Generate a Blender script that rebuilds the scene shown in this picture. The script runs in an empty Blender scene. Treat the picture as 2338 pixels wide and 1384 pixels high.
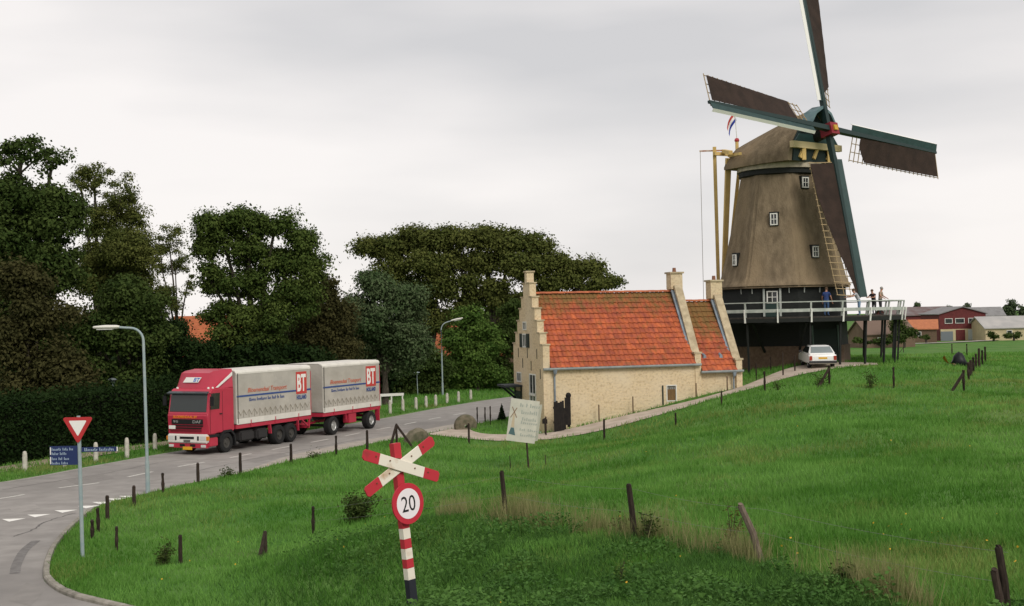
import bpy, bmesh, math, random
import numpy as np
from mathutils import Vector, Matrix, Euler
from math import radians as RAD, sin, cos, pi
random.seed(7); RNG = np.random.default_rng(11)
SC = bpy.context.scene
COL = SC.collection

# ---------------------------------------------------------------- camera, sky, sun, exposure
FPX, IW, IH = 2900.0, 2338.0, 1384.0
CAMZ, PITCH, ROLL = 6.3, RAD(0.71), RAD(1.2)
_r = Vector((1, 0, 0)); _f = Vector((0, cos(PITCH), sin(PITCH))); _u = _r.cross(_f)
CR = _r * cos(ROLL) - _u * sin(ROLL); CU = _u * cos(ROLL) + _r * sin(ROLL)
CAMLOC = Vector((0, 0, CAMZ))
cd = bpy.data.cameras.new('camera'); cd.sensor_width = 36.0; cd.lens = FPX / IW * 36.0
cd.clip_start = 0.2; cd.clip_end = 5000
cam = bpy.data.objects.new('camera', cd); COL.objects.link(cam)
cam.matrix_world = Matrix(((CR.x, CU.x, -_f.x, 0), (CR.y, CU.y, -_f.y, 0), (CR.z, CU.z, -_f.z, CAMZ), (0, 0, 0, 1)))
SC.camera = cam
SUN_EL, SUN_AZ = 40.0, 150.0      # azimuth: clockwise from +Y (view direction); 150 = behind the camera, to the right
w = bpy.data.worlds.new('World'); SC.world = w; w.use_nodes = True
nt = w.node_tree; nt.nodes.clear()
def _n(t, **k):
    n = nt.nodes.new(t)
    for a, b in k.items(): setattr(n, a, b)
    return n
out = _n('ShaderNodeOutputWorld'); bg = _n('ShaderNodeBackground'); bgc = _n('ShaderNodeBackground')
sky = _n('ShaderNodeTexSky', sky_type='NISHITA', sun_disc=False)
sky.sun_elevation = RAD(SUN_EL); sky.sun_rotation = RAD(SUN_AZ)
bg.inputs['Strength'].default_value = 0.07
nt.links.new(sky.outputs[0], bg.inputs['Color'])
tc = _n('ShaderNodeTexCoord'); mp = _n('ShaderNodeMapping'); mp.inputs['Scale'].default_value = (1.6, 1.6, 7.0)
mp.inputs['Location'].default_value = (3.1, 0.4, 1.3)
nz = _n('ShaderNodeTexNoise'); nz.inputs['Scale'].default_value = 1.3; nz.inputs['Detail'].default_value = 5; nz.inputs['Roughness'].default_value = 0.42
cr = _n('ShaderNodeValToRGB')
cr.color_ramp.elements[0].position = 0.36; cr.color_ramp.elements[0].color = (0.645, 0.635, 0.64, 1)
cr.color_ramp.elements[1].position = 0.66; cr.color_ramp.elements[1].color = (0.95, 0.905, 0.88, 1)
nt.links.new(tc.outputs['Generated'], mp.inputs[0]); nt.links.new(mp.outputs[0], nz.inputs['Vector'])
sx_ = _n('ShaderNodeSeparateXYZ'); nt.links.new(tc.outputs['Generated'], sx_.inputs[0])
lo_ = _n('ShaderNodeMapRange'); lo_.inputs['From Min'].default_value = 0.0; lo_.inputs['From Max'].default_value = 0.16; lo_.inputs['To Min'].default_value = 0.14; lo_.inputs['To Max'].default_value = -0.02; nt.links.new(sx_.outputs[2], lo_.inputs['Value'])
ad_ = _n('ShaderNodeMath', operation='ADD'); nt.links.new(nz.outputs[0], ad_.inputs[0]); nt.links.new(lo_.outputs[0], ad_.inputs[1])
nt.links.new(ad_.outputs[0], cr.inputs[0]); nt.links.new(cr.outputs[0], bgc.inputs['Color'])
bgc.inputs['Strength'].default_value = 0.80
mx = _n('ShaderNodeMixShader'); mx.inputs[0].default_value = 0.93
nt.links.new(bg.outputs[0], mx.inputs[1]); nt.links.new(bgc.outputs[0], mx.inputs[2]); nt.links.new(mx.outputs[0], out.inputs[0])
sd = bpy.data.lights.new('sun', 'SUN'); sd.energy = 1.5; sd.angle = RAD(25); sd.color = (1.0, 0.95, 0.87)
sun = bpy.data.objects.new('sun', sd); COL.objects.link(sun)
_sd = Vector((sin(RAD(SUN_AZ)) * cos(RAD(SUN_EL)), cos(RAD(SUN_AZ)) * cos(RAD(SUN_EL)), sin(RAD(SUN_EL))))
sun.rotation_euler = _sd.to_track_quat('Z', 'Y').to_euler(); sun.location = (0, -20, 60)
vs = SC.view_settings; vs.view_transform = 'Standard'; vs.look = 'None'; vs.exposure = 0.40; vs.gamma = 1.0; vs.use_curve_mapping = False

# ---------------------------------------------------------------- pixel <-> world helpers
def P(px, py, d):
    return CAMLOC + d * (_f + (px - IW / 2) / FPX * CR - (py - IH / 2) / FPX * CU)
def G(px, py, z=0.0):
    dr = _f + (px - IW / 2) / FPX * CR - (py - IH / 2) / FPX * CU
    return CAMLOC + dr * ((z - CAMZ) / dr.z)
def lat(px, d): return (px - IW / 2) / FPX * d

# ---------------------------------------------------------------- materials
MATS = {}
def mat(name, col, rough=0.8, col2=None, scale=3.0, detail=4.0, lo=0.35, hi=0.65, bump=0.0, bscale=None, metal=0.0,
        coords='Object', stretch=None, attr=None, rnd=0.0, transl=0.0, spec=0.3, col3=None, scale3=0.3, lo3=.5, hi3=.65, emis=None, attr2=None, colb=None):
    if name in MATS: return MATS[name]
    m = bpy.data.materials.new(name); m.use_nodes = True; t = m.node_tree; N = t.nodes; L = t.links
    b = N['Principled BSDF']; b.inputs['Roughness'].default_value = rough; b.inputs['Metallic'].default_value = metal
    b.inputs['Specular IOR Level'].default_value = spec
    c4 = lambda c: (c[0], c[1], c[2], 1)
    b.inputs['Base Color'].default_value = c4(col); src = None
    def coord():
        if coords == 'World':
            o = N.new('ShaderNodeNewGeometry').outputs['Position']
        else:
            o = N.new('ShaderNodeTexCoord').outputs['Object']
        if stretch:
            mm = N.new('ShaderNodeMapping'); mm.inputs['Scale'].default_value = stretch; L.new(o, mm.inputs[0]); o = mm.outputs[0]
        return o
    co = None
    def mixc(fac, a, bcol):
        x = N.new('ShaderNodeMix'); x.data_type = 'RGBA'; L.new(fac, x.inputs['Factor'])
        if a is None: x.inputs['A'].default_value = c4(col)
        else: L.new(a, x.inputs['A'])
        x.inputs['B'].default_value = c4(bcol); return x.outputs['Result']
    def noise(sc, l, h, det):
        nonlocal co
        if co is None: co = coord()
        n = N.new('ShaderNodeTexNoise'); n.inputs['Scale'].default_value = sc; n.inputs['Detail'].default_value = det; L.new(co, n.inputs['Vector'])
        r = N.new('ShaderNodeMapRange'); r.inputs['From Min'].default_value = l; r.inputs['From Max'].default_value = h; L.new(n.outputs[0], r.inputs['Value'])
        return r.outputs[0]
    if attr and col2:
        a = N.new('ShaderNodeAttribute'); a.attribute_name = attr; src = mixc(a.outputs['Fac'], None, col2)
    elif col2: src = mixc(noise(scale, lo, hi, detail), None, col2)
    if col3: src = mixc(noise(scale3, lo3, hi3, 3.0), src, col3)
    if attr2:
        a2 = N.new('ShaderNodeAttribute'); a2.attribute_name = attr2; src = mixc(a2.outputs['Fac'], src, colb)
    if rnd:
        oi = N.new('ShaderNodeObjectInfo'); hs = N.new('ShaderNodeHueSaturation')
        r = N.new('ShaderNodeMapRange'); r.inputs['To Min'].default_value = 1 - rnd; r.inputs['To Max'].default_value = 1 + rnd
        L.new(oi.outputs['Random'], r.inputs['Value']); L.new(r.outputs[0], hs.inputs['Value'])
        if src is None: hs.inputs['Color'].default_value = c4(col)
        else: L.new(src, hs.inputs['Color'])
        src = hs.outputs[0]
    if src is not None: L.new(src, b.inputs['Base Color'])
    if bump:
        if co is None: co = coord()
        n = N.new('ShaderNodeTexNoise'); n.inputs['Scale'].default_value = bscale or scale * 4; n.inputs['Detail'].default_value = 3; L.new(co, n.inputs['Vector'])
        bp = N.new('ShaderNodeBump'); bp.inputs['Strength'].default_value = 1.0; bp.inputs['Distance'].default_value = bump
        L.new(n.outputs[0], bp.inputs['Height']); L.new(bp.outputs[0], b.inputs['Normal'])
    if transl:
        tr = N.new('ShaderNodeBsdfTranslucent'); tr.inputs[0].default_value = c4(col2 or col)
        if src is not None: L.new(src, tr.inputs[0])
        ms = N.new('ShaderNodeMixShader'); ms.inputs[0].default_value = transl
        L.new(b.outputs[0], ms.inputs[1]); L.new(tr.outputs[0], ms.inputs[2]); L.new(ms.outputs[0], N['Material Output'].inputs[0])
    MATS[name] = m; return m

# ---------------------------------------------------------------- mesh builder
class B:
    def __init__(s): s.v = []; s.f = []; s.mi = []; s.cur = 0; s.M = None
    def add(s, vs, fs):
        o = len(s.v)
        if s.M is not None: vs = [s.M @ Vector(x) for x in vs]
        s.v += [tuple(x) for x in vs]; s.f += [tuple(i + o for i in f) for f in fs]; s.mi += [s.cur] * len(fs); return s
    def box(s, c, size, R=None, taper=1.0):
        hx, hy, hz = size[0] / 2, size[1] / 2, size[2] / 2
        vs = []
        for z, k in ((-hz, 1), (hz, taper)):
            for x, y in ((-hx, -hy), (hx, -hy), (hx, hy), (-hx, hy)): vs.append(Vector((x * k, y * k, z)))
        if R is not None: vs = [R @ x for x in vs]
        c = Vector(c); vs = [x + c for x in vs]
        return s.add(vs, [(3, 2, 1, 0), (4, 5, 6, 7), (0, 1, 5, 4), (1, 2, 6, 5), (2, 3, 7, 6), (3, 0, 4, 7)])
    def cyl(s, p0, p1, r0, r1=None, n=8, cap=True):
        p0 = Vector(p0); p1 = Vector(p1); r1 = r0 if r1 is None else r1
        q = (p1 - p0).to_track_quat('Z', 'Y'); vs = []
        for p, r in ((p0, r0), (p1, r1)):
            for i in range(n):
                a = 2 * pi * i / n; vs.append(p + q @ Vector((r * cos(a), r * sin(a), 0)))
        fs = [(i, (i + 1) % n, n + (i + 1) % n, n + i) for i in range(n)]
        if cap: fs += [tuple(range(n - 1, -1, -1)), tuple(range(n, 2 * n))]
        return s.add(vs, fs)
    def beam(s, p0, p1, a, b, up=(0, 0, 1), a1=None, b1=None):
        p0 = Vector(p0); p1 = Vector(p1); d = (p1 - p0).normalized(); x = d.cross(Vector(up))
        if x.length < 1e-4: x = d.cross(Vector((1, 0, 0)))
        x.normalize(); y = x.cross(d); a1 = a if a1 is None else a1; b1 = b if b1 is None else b1
        vs = []
        for p, aa, bb in ((p0, a, b), (p1, a1, b1)):
            for i, j in ((-1, -1), (1, -1), (1, 1), (-1, 1)): vs.append(p + x * (i * aa / 2) + y * (j * bb / 2))
        return s.add(vs, [(3, 2, 1, 0), (4, 5, 6, 7), (0, 1, 5, 4), (1, 2, 6, 5), (2, 3, 7, 6), (3, 0, 4, 7)])
    def tube(s, pts, rs, n=6):
        pts = [Vector(p) for p in pts]; vs = []; fs = []
        if not hasattr(rs, '__len__'): rs = [rs] * len(pts)
        for k, p in enumerate(pts):
            d = (pts[min(k + 1, len(pts) - 1)] - pts[max(k - 1, 0)]); q = d.to_track_quat('Z', 'Y')
            for i in range(n):
                a = 2 * pi * i / n; vs.append(p + q @ Vector((rs[k] * cos(a), rs[k] * sin(a), 0)))
        for k in range(len(pts) - 1):
            for i in range(n):
                fs.append((k * n + i, k * n + (i + 1) % n, (k + 1) * n + (i + 1) % n, (k + 1) * n + i))
        fs += [tuple(range(n - 1, -1, -1)), tuple(range((len(pts) - 1) * n, len(pts) * n))]
        return s.add(vs, fs)
    def prism(s, poly, d, origin=(0, 0, 0), ex=(1, 0, 0), ey=(0, 0, 1)):
        o = Vector(origin); ex = Vector(ex); ey = Vector(ey); dv = Vector(d) if hasattr(d, '__len__') else ex.cross(ey) * d
        a = [o + ex * p[0] + ey * p[1] for p in poly]; b = [x + dv for x in a]; n = len(poly)
        return s.add(a + b, [tuple(range(n - 1, -1, -1)), tuple(range(n, 2 * n))] + [(i, (i + 1) % n, n + (i + 1) % n, n + i) for i in range(n)])
    def lathe(s, prof, c=(0, 0, 0), n=16, ph=0.0, cap=True):
        c = Vector(c); vs = []; fs = []
        for r, z in prof:
            for i in range(n):
                a = ph + 2 * pi * i / n; vs.append(c + Vector((r * cos(a), r * sin(a), z)))
        for k in range(len(prof) - 1):
            for i in range(n): fs.append((k * n + i, k * n + (i + 1) % n, (k + 1) * n + (i + 1) % n, (k + 1) * n + i))
        if cap: fs += [tuple(range(n - 1, -1, -1)), tuple(range((len(prof) - 1) * n, len(prof) * n))]
        return s.add(vs, fs)
    def quad(s, a, b, c, d): return s.add([a, b, c, d], [(0, 1, 2, 3)])
    def build(s, name, m, parent=None, smooth=False, bevel=0.0, seg=2, angle=35):
        me = bpy.data.meshes.new(name); me.from_pydata(s.v, [], s.f)
        for x in (m if isinstance(m, (list, tuple)) else [m]): me.materials.append(x)
        if any(s.mi): me.polygons.foreach_set('material_index', s.mi)
        bm = bmesh.new(); bm.from_mesh(me)
        if bevel:
            bmesh.ops.remove_doubles(bm, verts=bm.verts, dist=1e-5)
            bm.normal_update()
            es = [e for e in bm.edges if len(e.link_faces) == 2 and e.calc_face_angle(0) > RAD(angle)]
            bmesh.ops.bevel(bm, geom=es, offset=bevel, segments=seg, affect='EDGES', clamp_overlap=True)
        bmesh.ops.recalc_face_normals(bm, faces=bm.faces)
        bm.to_mesh(me); bm.free()
        if smooth: me.shade_smooth() if smooth is True else me.shade_smooth()
        o = bpy.data.objects.new(name, me); COL.objects.link(o)
        if smooth:
            try: me.set_sharp_from_angle(angle=RAD(40))
            except Exception: pass
        if parent is not None: o.parent = parent
        return o
def npmesh(name, co, faces_flat, nper, m, parent=None, attr=None, smooth=False):
    me = bpy.data.meshes.new(name); nv = len(co); nf = len(faces_flat) // nper
    me.vertices.add(nv); me.vertices.foreach_set('co', np.asarray(co, np.float32).ravel())
    me.loops.add(nf * nper); me.loops.foreach_set('vertex_index', np.asarray(faces_flat, np.int32))
    me.polygons.add(nf); me.polygons.foreach_set('loop_start', np.arange(0, nf * nper, nper, dtype=np.int32))
    me.polygons.foreach_set('loop_total', np.full(nf, nper, np.int32))
    if attr is not None:
        for k, v in attr.items():
            a = me.attributes.new(k, 'FLOAT', 'POINT'); a.data.foreach_set('value', np.asarray(v, np.float32))
    me.materials.append(m); me.update(calc_edges=True)
    if smooth: me.shade_smooth()
    o = bpy.data.objects.new(name, me); COL.objects.link(o)
    if parent is not None: o.parent = parent
    return o
def tag(o, label=None, cat=None, group=None, kind=None):
    if label: o['label'] = label
    if cat: o['category'] = cat
    if group: o['group'] = group
    if kind: o['kind'] = kind
    return o
def thing(name, label, cat, loc=(0, 0, 0), rotz=0.0, group=None):
    o = bpy.data.objects.new(name, None); COL.objects.link(o); o.location = loc; o.rotation_euler = (0, 0, rotz); o.empty_display_size = 0.3
    return tag(o, label, cat, group)
def share(src, name, parent, M):
    o = bpy.data.objects.new(name, src.data if hasattr(src, 'data') else src); COL.objects.link(o)
    if parent is not None: o.parent = parent
    o.matrix_local = M; return o
def text(s, size, m, parent, M, name='lettering', shear=0.0, wide=1.0, align='CENTER', thick=0.004, bold=0.0):
    c = bpy.data.curves.new('t', 'FONT'); c.body = s; c.size = size; c.align_x = align; c.align_y = 'CENTER'; c.shear = shear
    c.extrude = thick; c.offset = bold; c.resolution_u = 3
    o = bpy.data.objects.new('t', c); COL.objects.link(o)
    bpy.context.view_layer.update(); dg = bpy.context.evaluated_depsgraph_get()
    me = bpy.data.meshes.new_from_object(o.evaluated_get(dg)); bpy.data.objects.remove(o); bpy.data.curves.remove(c)
    me.name = name; me.materials.clear(); me.materials.append(m)
    r = bpy.data.objects.new(name, me); COL.objects.link(r)
    if parent is not None: r.parent = parent
    r.matrix_local = M @ Matrix.Diagonal((wide, 1, 1, 1)); return r
def strokes(words, h, x0, m, parent, M, name='lettering', seed=1, dx=None, y0=0.0):
    """word-shaped marks for writing too small to read: rows of little upright strokes"""
    rr = random.Random(seed); b = B(); dx = dx or h * 0.55; x = x0
    for wl in words:
        for i in range(wl):
            hh = h * (1.0 if i == 0 else rr.choice((.62, .62, .62, .95)))
            b.box((x + dx * .35, y0 + hh / 2, .002), (dx * .5, hh, .004))
            if rr.random() < .6: b.box((x + dx * .75, y0 + h * rr.choice((.08, .5)), .002), (dx * .4, h * .16, .004))
            x += dx
        x += dx * .9
    o = b.build(name, m, parent); o.matrix_local = M; return tag(o, kind='stuff')
def frame(origin, ex, ey):
    ex = Vector(ex).normalized(); ey = Vector(ey).normalized(); ez = ex.cross(ey)
    return Matrix(((ex.x, ey.x, ez.x, origin[0]), (ex.y, ey.y, ez.y, origin[1]), (ex.z, ey.z, ez.z, origin[2]), (0, 0, 0, 1)))
ORD = ['first', 'second', 'third', 'fourth', 'fifth', 'sixth', 'seventh', 'eighth', 'ninth', 'tenth', 'eleventh', 'twelfth', 'thirteenth', 'fourteenth', 'fifteenth']

# ---------------------------------------------------------------- value noise
def vnoise(x, y, seed=0):
    x = np.asarray(x, float); y = np.asarray(y, float)
    xi = np.floor(x).astype(np.int64); yi = np.floor(y).astype(np.int64); xf = x - xi; yf = y - yi
    def h(a, b):
        n = (a * 374761393 + b * 668265263 + seed * 1442695) & 0x7fffffff
        n = (n ^ (n >> 13)) * 1274126177 & 0x7fffffff
        return ((n ^ (n >> 16)) & 0xffff) / 65535.0
    u = xf * xf * (3 - 2 * xf); v = yf * yf * (3 - 2 * yf)
    return (h(xi, yi) * (1 - u) + h(xi + 1, yi) * u) * (1 - v) + (h(xi, yi + 1) * (1 - u) + h(xi + 1, yi + 1) * u) * v
def sstep(a, b, x):
    t = np.clip((x - a) / (b - a), 0, 1); return t * t * (3 - 2 * t)
# ================================================================ GROUND, ROADS, PATH
def g2(px, py): p = G(px, py, 0.0); return (p.x, p.y)
far_edge = [(-38.0, 30.0), (-30.0, 41.0), (-25.0, 47.5), g2(8, 1100), g2(200, 1066), g2(365, 1037), g2(620, 996), g2(865, 957), g2(994, 933), g2(1115, 913), (2.0, 106.0), (9.0, 116.0), (20.0, 127.0), (40.0, 140.0)]
near_edge = [(44.0, 132.0), (24.0, 119.0), (13.0, 108.0), (6.5, 99.0), (1.5, 88.0), g2(1135, 958), g2(1087, 968), g2(977, 989), g2(840, 1014), g2(665, 1052), g2(550, 1080), g2(430, 1104), g2(340, 1125)]
side_edge = [g2(230, 1152), g2(165, 1197), g2(120, 1245), g2(103, 1280), g2(98, 1305), g2(104, 1330), g2(150, 1360), g2(240, 1384), (-7.2, 27.0), (-4.5, 24.8)]
left_edge = [(-8.0, 20.5), (-13.0, 22.0), (-19.0, 24.0), (-26.0, 22.0)]
def smooth_line(pts, n=8):
    """Catmull-Rom through the points"""
    p = [np.array(q, float) for q in pts]; p = [2 * p[0] - p[1]] + p + [2 * p[-1] - p[-2]]; o = []
    for i in range(1, len(p) - 2):
        for k in range(n):
            t = k / n
            o.append(0.5 * ((2 * p[i]) + (-p[i - 1] + p[i + 1]) * t + (2 * p[i - 1] - 5 * p[i] + 4 * p[i + 1] - p[i + 2]) * t * t + (-p[i - 1] + 3 * p[i] - 3 * p[i + 1] + p[i + 2]) * t ** 3))
    o.append(p[-2]); return [tuple(q) for q in o]
FAR = smooth_line(far_edge, 6); NEAR = smooth_line(near_edge, 6); SIDE = smooth_line([near_edge[-1]] + side_edge, 8)[1:]
ROADPOLY = np.array(FAR + NEAR + SIDE + left_edge)
def inside(poly, x, y):
    x = np.asarray(x, float); y = np.asarray(y, float); r = np.zeros(x.shape, bool); n = len(poly)
    for i in range(n):
        x0, y0 = poly[i]; x1, y1 = poly[(i + 1) % n]
        c = ((y0 > y) != (y1 > y)) & (x < (x1 - x0) * (y - y0) / (y1 - y0 + 1e-12) + x0); r ^= c
    return r
def dist_line(pts, x, y, closed=False):
    x = np.asarray(x, float); y = np.asarray(y, float); d = np.full(x.shape, 1e9); n = len(pts)
    for i in range(n if closed else n - 1):
        ax, ay = pts[i]; bx, by = pts[(i + 1) % n]; dx, dy = bx - ax, by - ay; L = dx * dx + dy * dy + 1e-12
        t = np.clip(((x - ax) * dx + (y - ay) * dy) / L, 0, 1); d = np.minimum(d, np.hypot(x - ax - t * dx, y - ay - t * dy))
    return d
def road_dist(x, y):
    d = dist_line(ROADPOLY, x, y, True); return np.where(inside(ROADPOLY, x, y), -d, d)
ctrl = []
def c_(px, d, z): ctrl.append((lat(px, d), d, z))
for px in (-500, -200, 100, 400, 600):
    for d in (45, 60, 80, 110): c_(px, d, 0)
for d in (62, 75, 95, 130): c_(800, d, 0)
for d in (80, 100, 130): c_(1000, d, 0); c_(1150, d, 0)
ctrl += [(-9.2, 28.7, 0), (-12.5, 33, 0), (-13, 37, 0), (-6, 26, .35), (-14, 28, 0), (-9, 33, .1), (-9.5, 40, .1), (-20, 30, 0), (-4.6, 24.6, .5), (-7, 22, .6)]
ctrl += [(0, 0, 4.7), (12, -2, 4.8), (25, 0, 4.6), (-12, 2, 3.6), (-25, 5, 2.0), (-40, 20, .5), (40, 5, 4.0), (60, 30, 2.5), (0, 9, 3.2), (8, 9, 3.2), (16, 9, 3.3)]
c_(940, 19, 1.9); c_(800, 21, 1.35); c_(650, 24, .75); c_(716, 36, .3); c_(560, 32, .2); c_(900, 28, 1.25); c_(900, 36, .75); c_(850, 48, .15); c_(1000, 30, 1.55); c_(1000, 40, .7); c_(1000, 55, .1)
c_(1155, 29.8, 1.57); c_(1200, 40, .75); c_(1207, 51, .3); c_(1200, 62, .05); c_(1447, 27, 1.6); c_(1300, 20, 1.75); c_(1500, 19, 2.0); c_(1500, 40, 1.3); c_(1480, 52, 1.0); c_(1380, 63, .15)
c_(1720, 23.4, 1.75); c_(1800, 17.5, 2.15); c_(2100, 17, 2.2); c_(2290, 16, 2.3); c_(2600, 16, 2.4); c_(2000, 30, 1.95); c_(2338, 30, 2.1); c_(1750, 40, 1.65); c_(1750, 52, 1.75); c_(2000, 45, 2.15); c_(2338, 45, 2.2); c_(2700, 45, 2.2)
c_(1583, 61, 1.25); c_(1648, 64, 1.75); c_(1745, 66, 2.27); c_(1893, 68, 2.5); c_(2041, 64, 2.44); c_(2200, 62, 2.35); c_(2500, 64, 2.3)
c_(1240, 70, .0); c_(1300, 69, .25); c_(1400, 70, .75); c_(1500, 70.5, 1.15); c_(1583, 71, 1.5); c_(1690, 72, 2.1); c_(1780, 75, 2.6); c_(1875, 78, 2.95); c_(2000, 80, 2.95)
c_(1200, 78, 0); c_(1300, 84, .1); c_(1450, 82, .7); c_(1560, 86, 1.6); c_(1650, 84, 2.5); c_(1790, 86, 2.95); c_(1950, 86, 2.95); c_(2060, 90, 2.9); c_(1790, 100, 2.5); c_(1600, 105, 1.0); c_(1400, 105, .1)
c_(2250, 80, 2.3); c_(2250, 100, 2.0); c_(2500, 100, 2.0); c_(2100, 120, 1.6); c_(2300, 140, 1.2); c_(1900, 140, 1.2); c_(2700, 140, 1.2); c_(2200, 190, .3); c_(2600, 190, .3)
C = np.array(ctrl); _n_ = len(C)
def _U(r): r = np.maximum(r, 1e-9); return r * r * np.log(r)
_K = _U(np.hypot(C[:, None, 0] - C[None, :, 0], C[:, None, 1] - C[None, :, 1])) + np.eye(_n_) * 6.0
_Pm = np.hstack([np.ones((_n_, 1)), C[:, :2]])
_sol = np.linalg.solve(np.block([[_K, _Pm], [_Pm.T, np.zeros((3, 3))]]), np.concatenate([C[:, 2], np.zeros(3)]))
def H0(x, y):
    x = np.asarray(x, float); y = np.asarray(y, float); sh = x.shape; x = x.ravel(); y = y.ravel()
    z = _sol[_n_] + _sol[_n_ + 1] * x + _sol[_n_ + 2] * y
    for i in range(_n_): z = z + _sol[i] * _U(np.hypot(x - C[i, 0], y - C[i, 1]))
    z = np.clip(z, 0, 5.5) * (1 - sstep(150, 240, y)) * sstep(-75, -45, x - 0 * y) * (1 - sstep(90, 150, x)) * sstep(-60, -20, y)
    rd = road_dist(x, y); z = z * sstep(0.2, 5.0, rd)
    return z.reshape(sh)
# path edges (found on the bare slope)
def ray0(px, py, dmin=12, dmax=320, f=H0):
    dr = _f + (px - IW / 2) / FPX * CR - (py - IH / 2) / FPX * CU
    ds = np.concatenate([np.arange(dmin, 120, .25), np.arange(120, dmax, 2.0)])
    zz = CAMZ + dr.z * ds; hh = f(dr.x * ds, dr.y * ds); k = np.argmax(zz < hh)
    if not (zz < hh).any(): k = len(ds) - 1
    if k > 0:
        a0 = zz[k - 1] - hh[k - 1]; a1 = zz[k] - hh[k]; t = a0 / (a0 - a1 + 1e-9); d = ds[k - 1] + t * (ds[k] - ds[k - 1])
    else: d = ds[0]
    return Vector((dr.x * d, dr.y * d, float(f(np.array([dr.x * d]), np.array([dr.y * d]))[0])))
pn = [(-4.9, 70.2), (lat(1090, 66), 66.3), (lat(1160, 65.5), 65.5), (lat(1300, 66), 66.0), (lat(1450, 66.7), 66.7), (lat(1583, 67.5), 67.5), (lat(1700, 70), 70.0), (lat(1800, 73.5), 73.5), (lat(1900, 76), 76.0), (lat(2000, 79), 79.0)]
pf = [(-3.0, 74.8), (lat(1090, 70), 70.2), (lat(1160, 69), 69.0), (lat(1290, 69.2), 69.2), (lat(1450, 70.3), 70.3), (lat(1583, 71.2), 71.2), (lat(1690, 73), 73.0), (lat(1800, 79), 79.0), (lat(1890, 81.5), 81.5), (lat(2000, 81.5), 81.5)]
PN = smooth_line(pn, 8); PF = smooth_line(pf, 8)
PATHPOLY = np.array(PN + PF[::-1])
def H(x, y):
    x = np.asarray(x, float); y = np.asarray(y, float)
    rd = road_dist(x, y); pd = dist_line(PATHPOLY, x, y, True); pd = np.where(inside(PATHPOLY, x, y), 0, pd)
    m = sstep(0.0, 2.0, rd) * sstep(0.0, 1.5, pd) * (1 - sstep(110, 170, y))
    n = (vnoise(x / 5.0, y / 5.0, 3) - .5) * .34 + (vnoise(x / 1.7, y / 1.7, 5) - .5) * .14 + (vnoise(x / .6, y / .6, 9) - .5) * .05
    return H0(x, y) + n * m - 0.03 * (1 - sstep(-.3, .25, rd))
def Hz(x, y): return float(H(np.array([x]), np.array([y]))[0])
def ray(px, py): return ray0(px, py, f=H)

# --- ground sheet
def axis(segs):
    o = []
    for a, b, s in segs: o += list(np.arange(a, b, s))
    return np.array(o + [segs[-1][1]])
xs = axis([(-2500, -300, 200), (-300, -80, 20), (-80, -32, 3), (-32, -14, .7), (-14, 14, .36), (14, 36, .5), (36, 80, 3), (80, 300, 20), (300, 2500, 200)])
ys = axis([(-300, -40, 40), (-40, 8, 4), (8, 40, .36), (40, 95, .5), (95, 140, 1.5), (140, 320, 8), (320, 900, 60), (900, 3400, 250)])
X, Y = np.meshgrid(xs, ys); Z = H(X, Y)
nx, ny = len(xs), len(ys); idx = np.arange(nx * ny).reshape(ny, nx)
fl = np.stack([idx[:-1, :-1], idx[:-1, 1:], idx[1:, 1:], idx[1:, :-1]], -1).reshape(-1, 4)
M_GRASS = mat('grass_ground', (0.056, 0.150, 0.025), .95, (0.105, 0.205, 0.048), scale=.35, detail=7, coords='World', bump=.06, bscale=9, col3=(.125, .175, .055), scale3=.16, lo3=.48, hi3=.8, spec=.1)
tag(npmesh('grass_ground', np.stack([X, Y, Z], -1).reshape(-1, 3), fl.ravel(), 4, M_GRASS, smooth=True), kind='structure')
# --- road
def poly_sheet(name, poly, z, m):
    b = B(); b.add([(p[0], p[1], z if not callable(z) else z(p[0], p[1])) for p in poly], [tuple(range(len(poly)))]); o = b.build(name, m)
    if o.data.polygons[0].normal.z < 0: o.data.flip_normals()
    return tag(o, kind='structure')
M_ASPH = mat('asphalt', (.245, .228, .212), .9, (.31, .29, .27), scale=1.2, detail=8, coords='World', bump=.004, bscale=60, col3=(.20, .187, .175), scale3=.12, lo3=.5, hi3=.7)
poly_sheet('road', [tuple(p) for p in ROADPOLY], 0.0, M_ASPH)
M_PAINT = mat('road_paint', (.62, .60, .55), .8, (.40, .385, .36), scale=9, detail=5, coords='World', lo=.45, hi=.75)
M_PAINT2 = mat('give_way_paint', (.80, .78, .73), .8, (.62, .6, .56), scale=6, detail=5, coords='World', lo=.55, hi=.8)
road_o = bpy.data.objects['road']
# centre line dashes: between far and near edge lines
mid = smooth_line([g2(-60, 1147), g2(30, 1134), g2(130, 1115), g2(230, 1102), g2(312, 1085), g2(400, 1067), g2(505, 1049), g2(605, 1030), g2(690, 1014), g2(765, 1000), g2(835, 986), g2(900, 974), g2(1000, 954), g2(1115, 934)], 12)
seg = np.array(mid); cum = np.concatenate([[0], np.cumsum(np.hypot(*(seg[1:] - seg[:-1]).T))])
def along(d): return np.array([np.interp(d, cum, seg[:, 0]), np.interp(d, cum, seg[:, 1])])
d0 = 0.4
while d0 + 2.2 < cum[-1]:
    b = B(); q = []
    for k in range(4):
        p = along(d0 + k * .6); t = along(d0 + k * .6 + .05) - along(d0 + k * .6 - .05); t = t / (np.hypot(*t) + 1e-9); nn = np.array([-t[1], t[0]]) * .075; q.append((p - nn, p + nn))
    vs = []
    for a, c in q: vs += [(a[0], a[1], .006), (c[0], c[1], .006)]
    b.add(vs, [(2 * k, 2 * k + 2, 2 * k + 3, 2 * k + 1) for k in range(3)]); b.build('centre_line_dash', M_PAINT, road_o); d0 += 3.7
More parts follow.
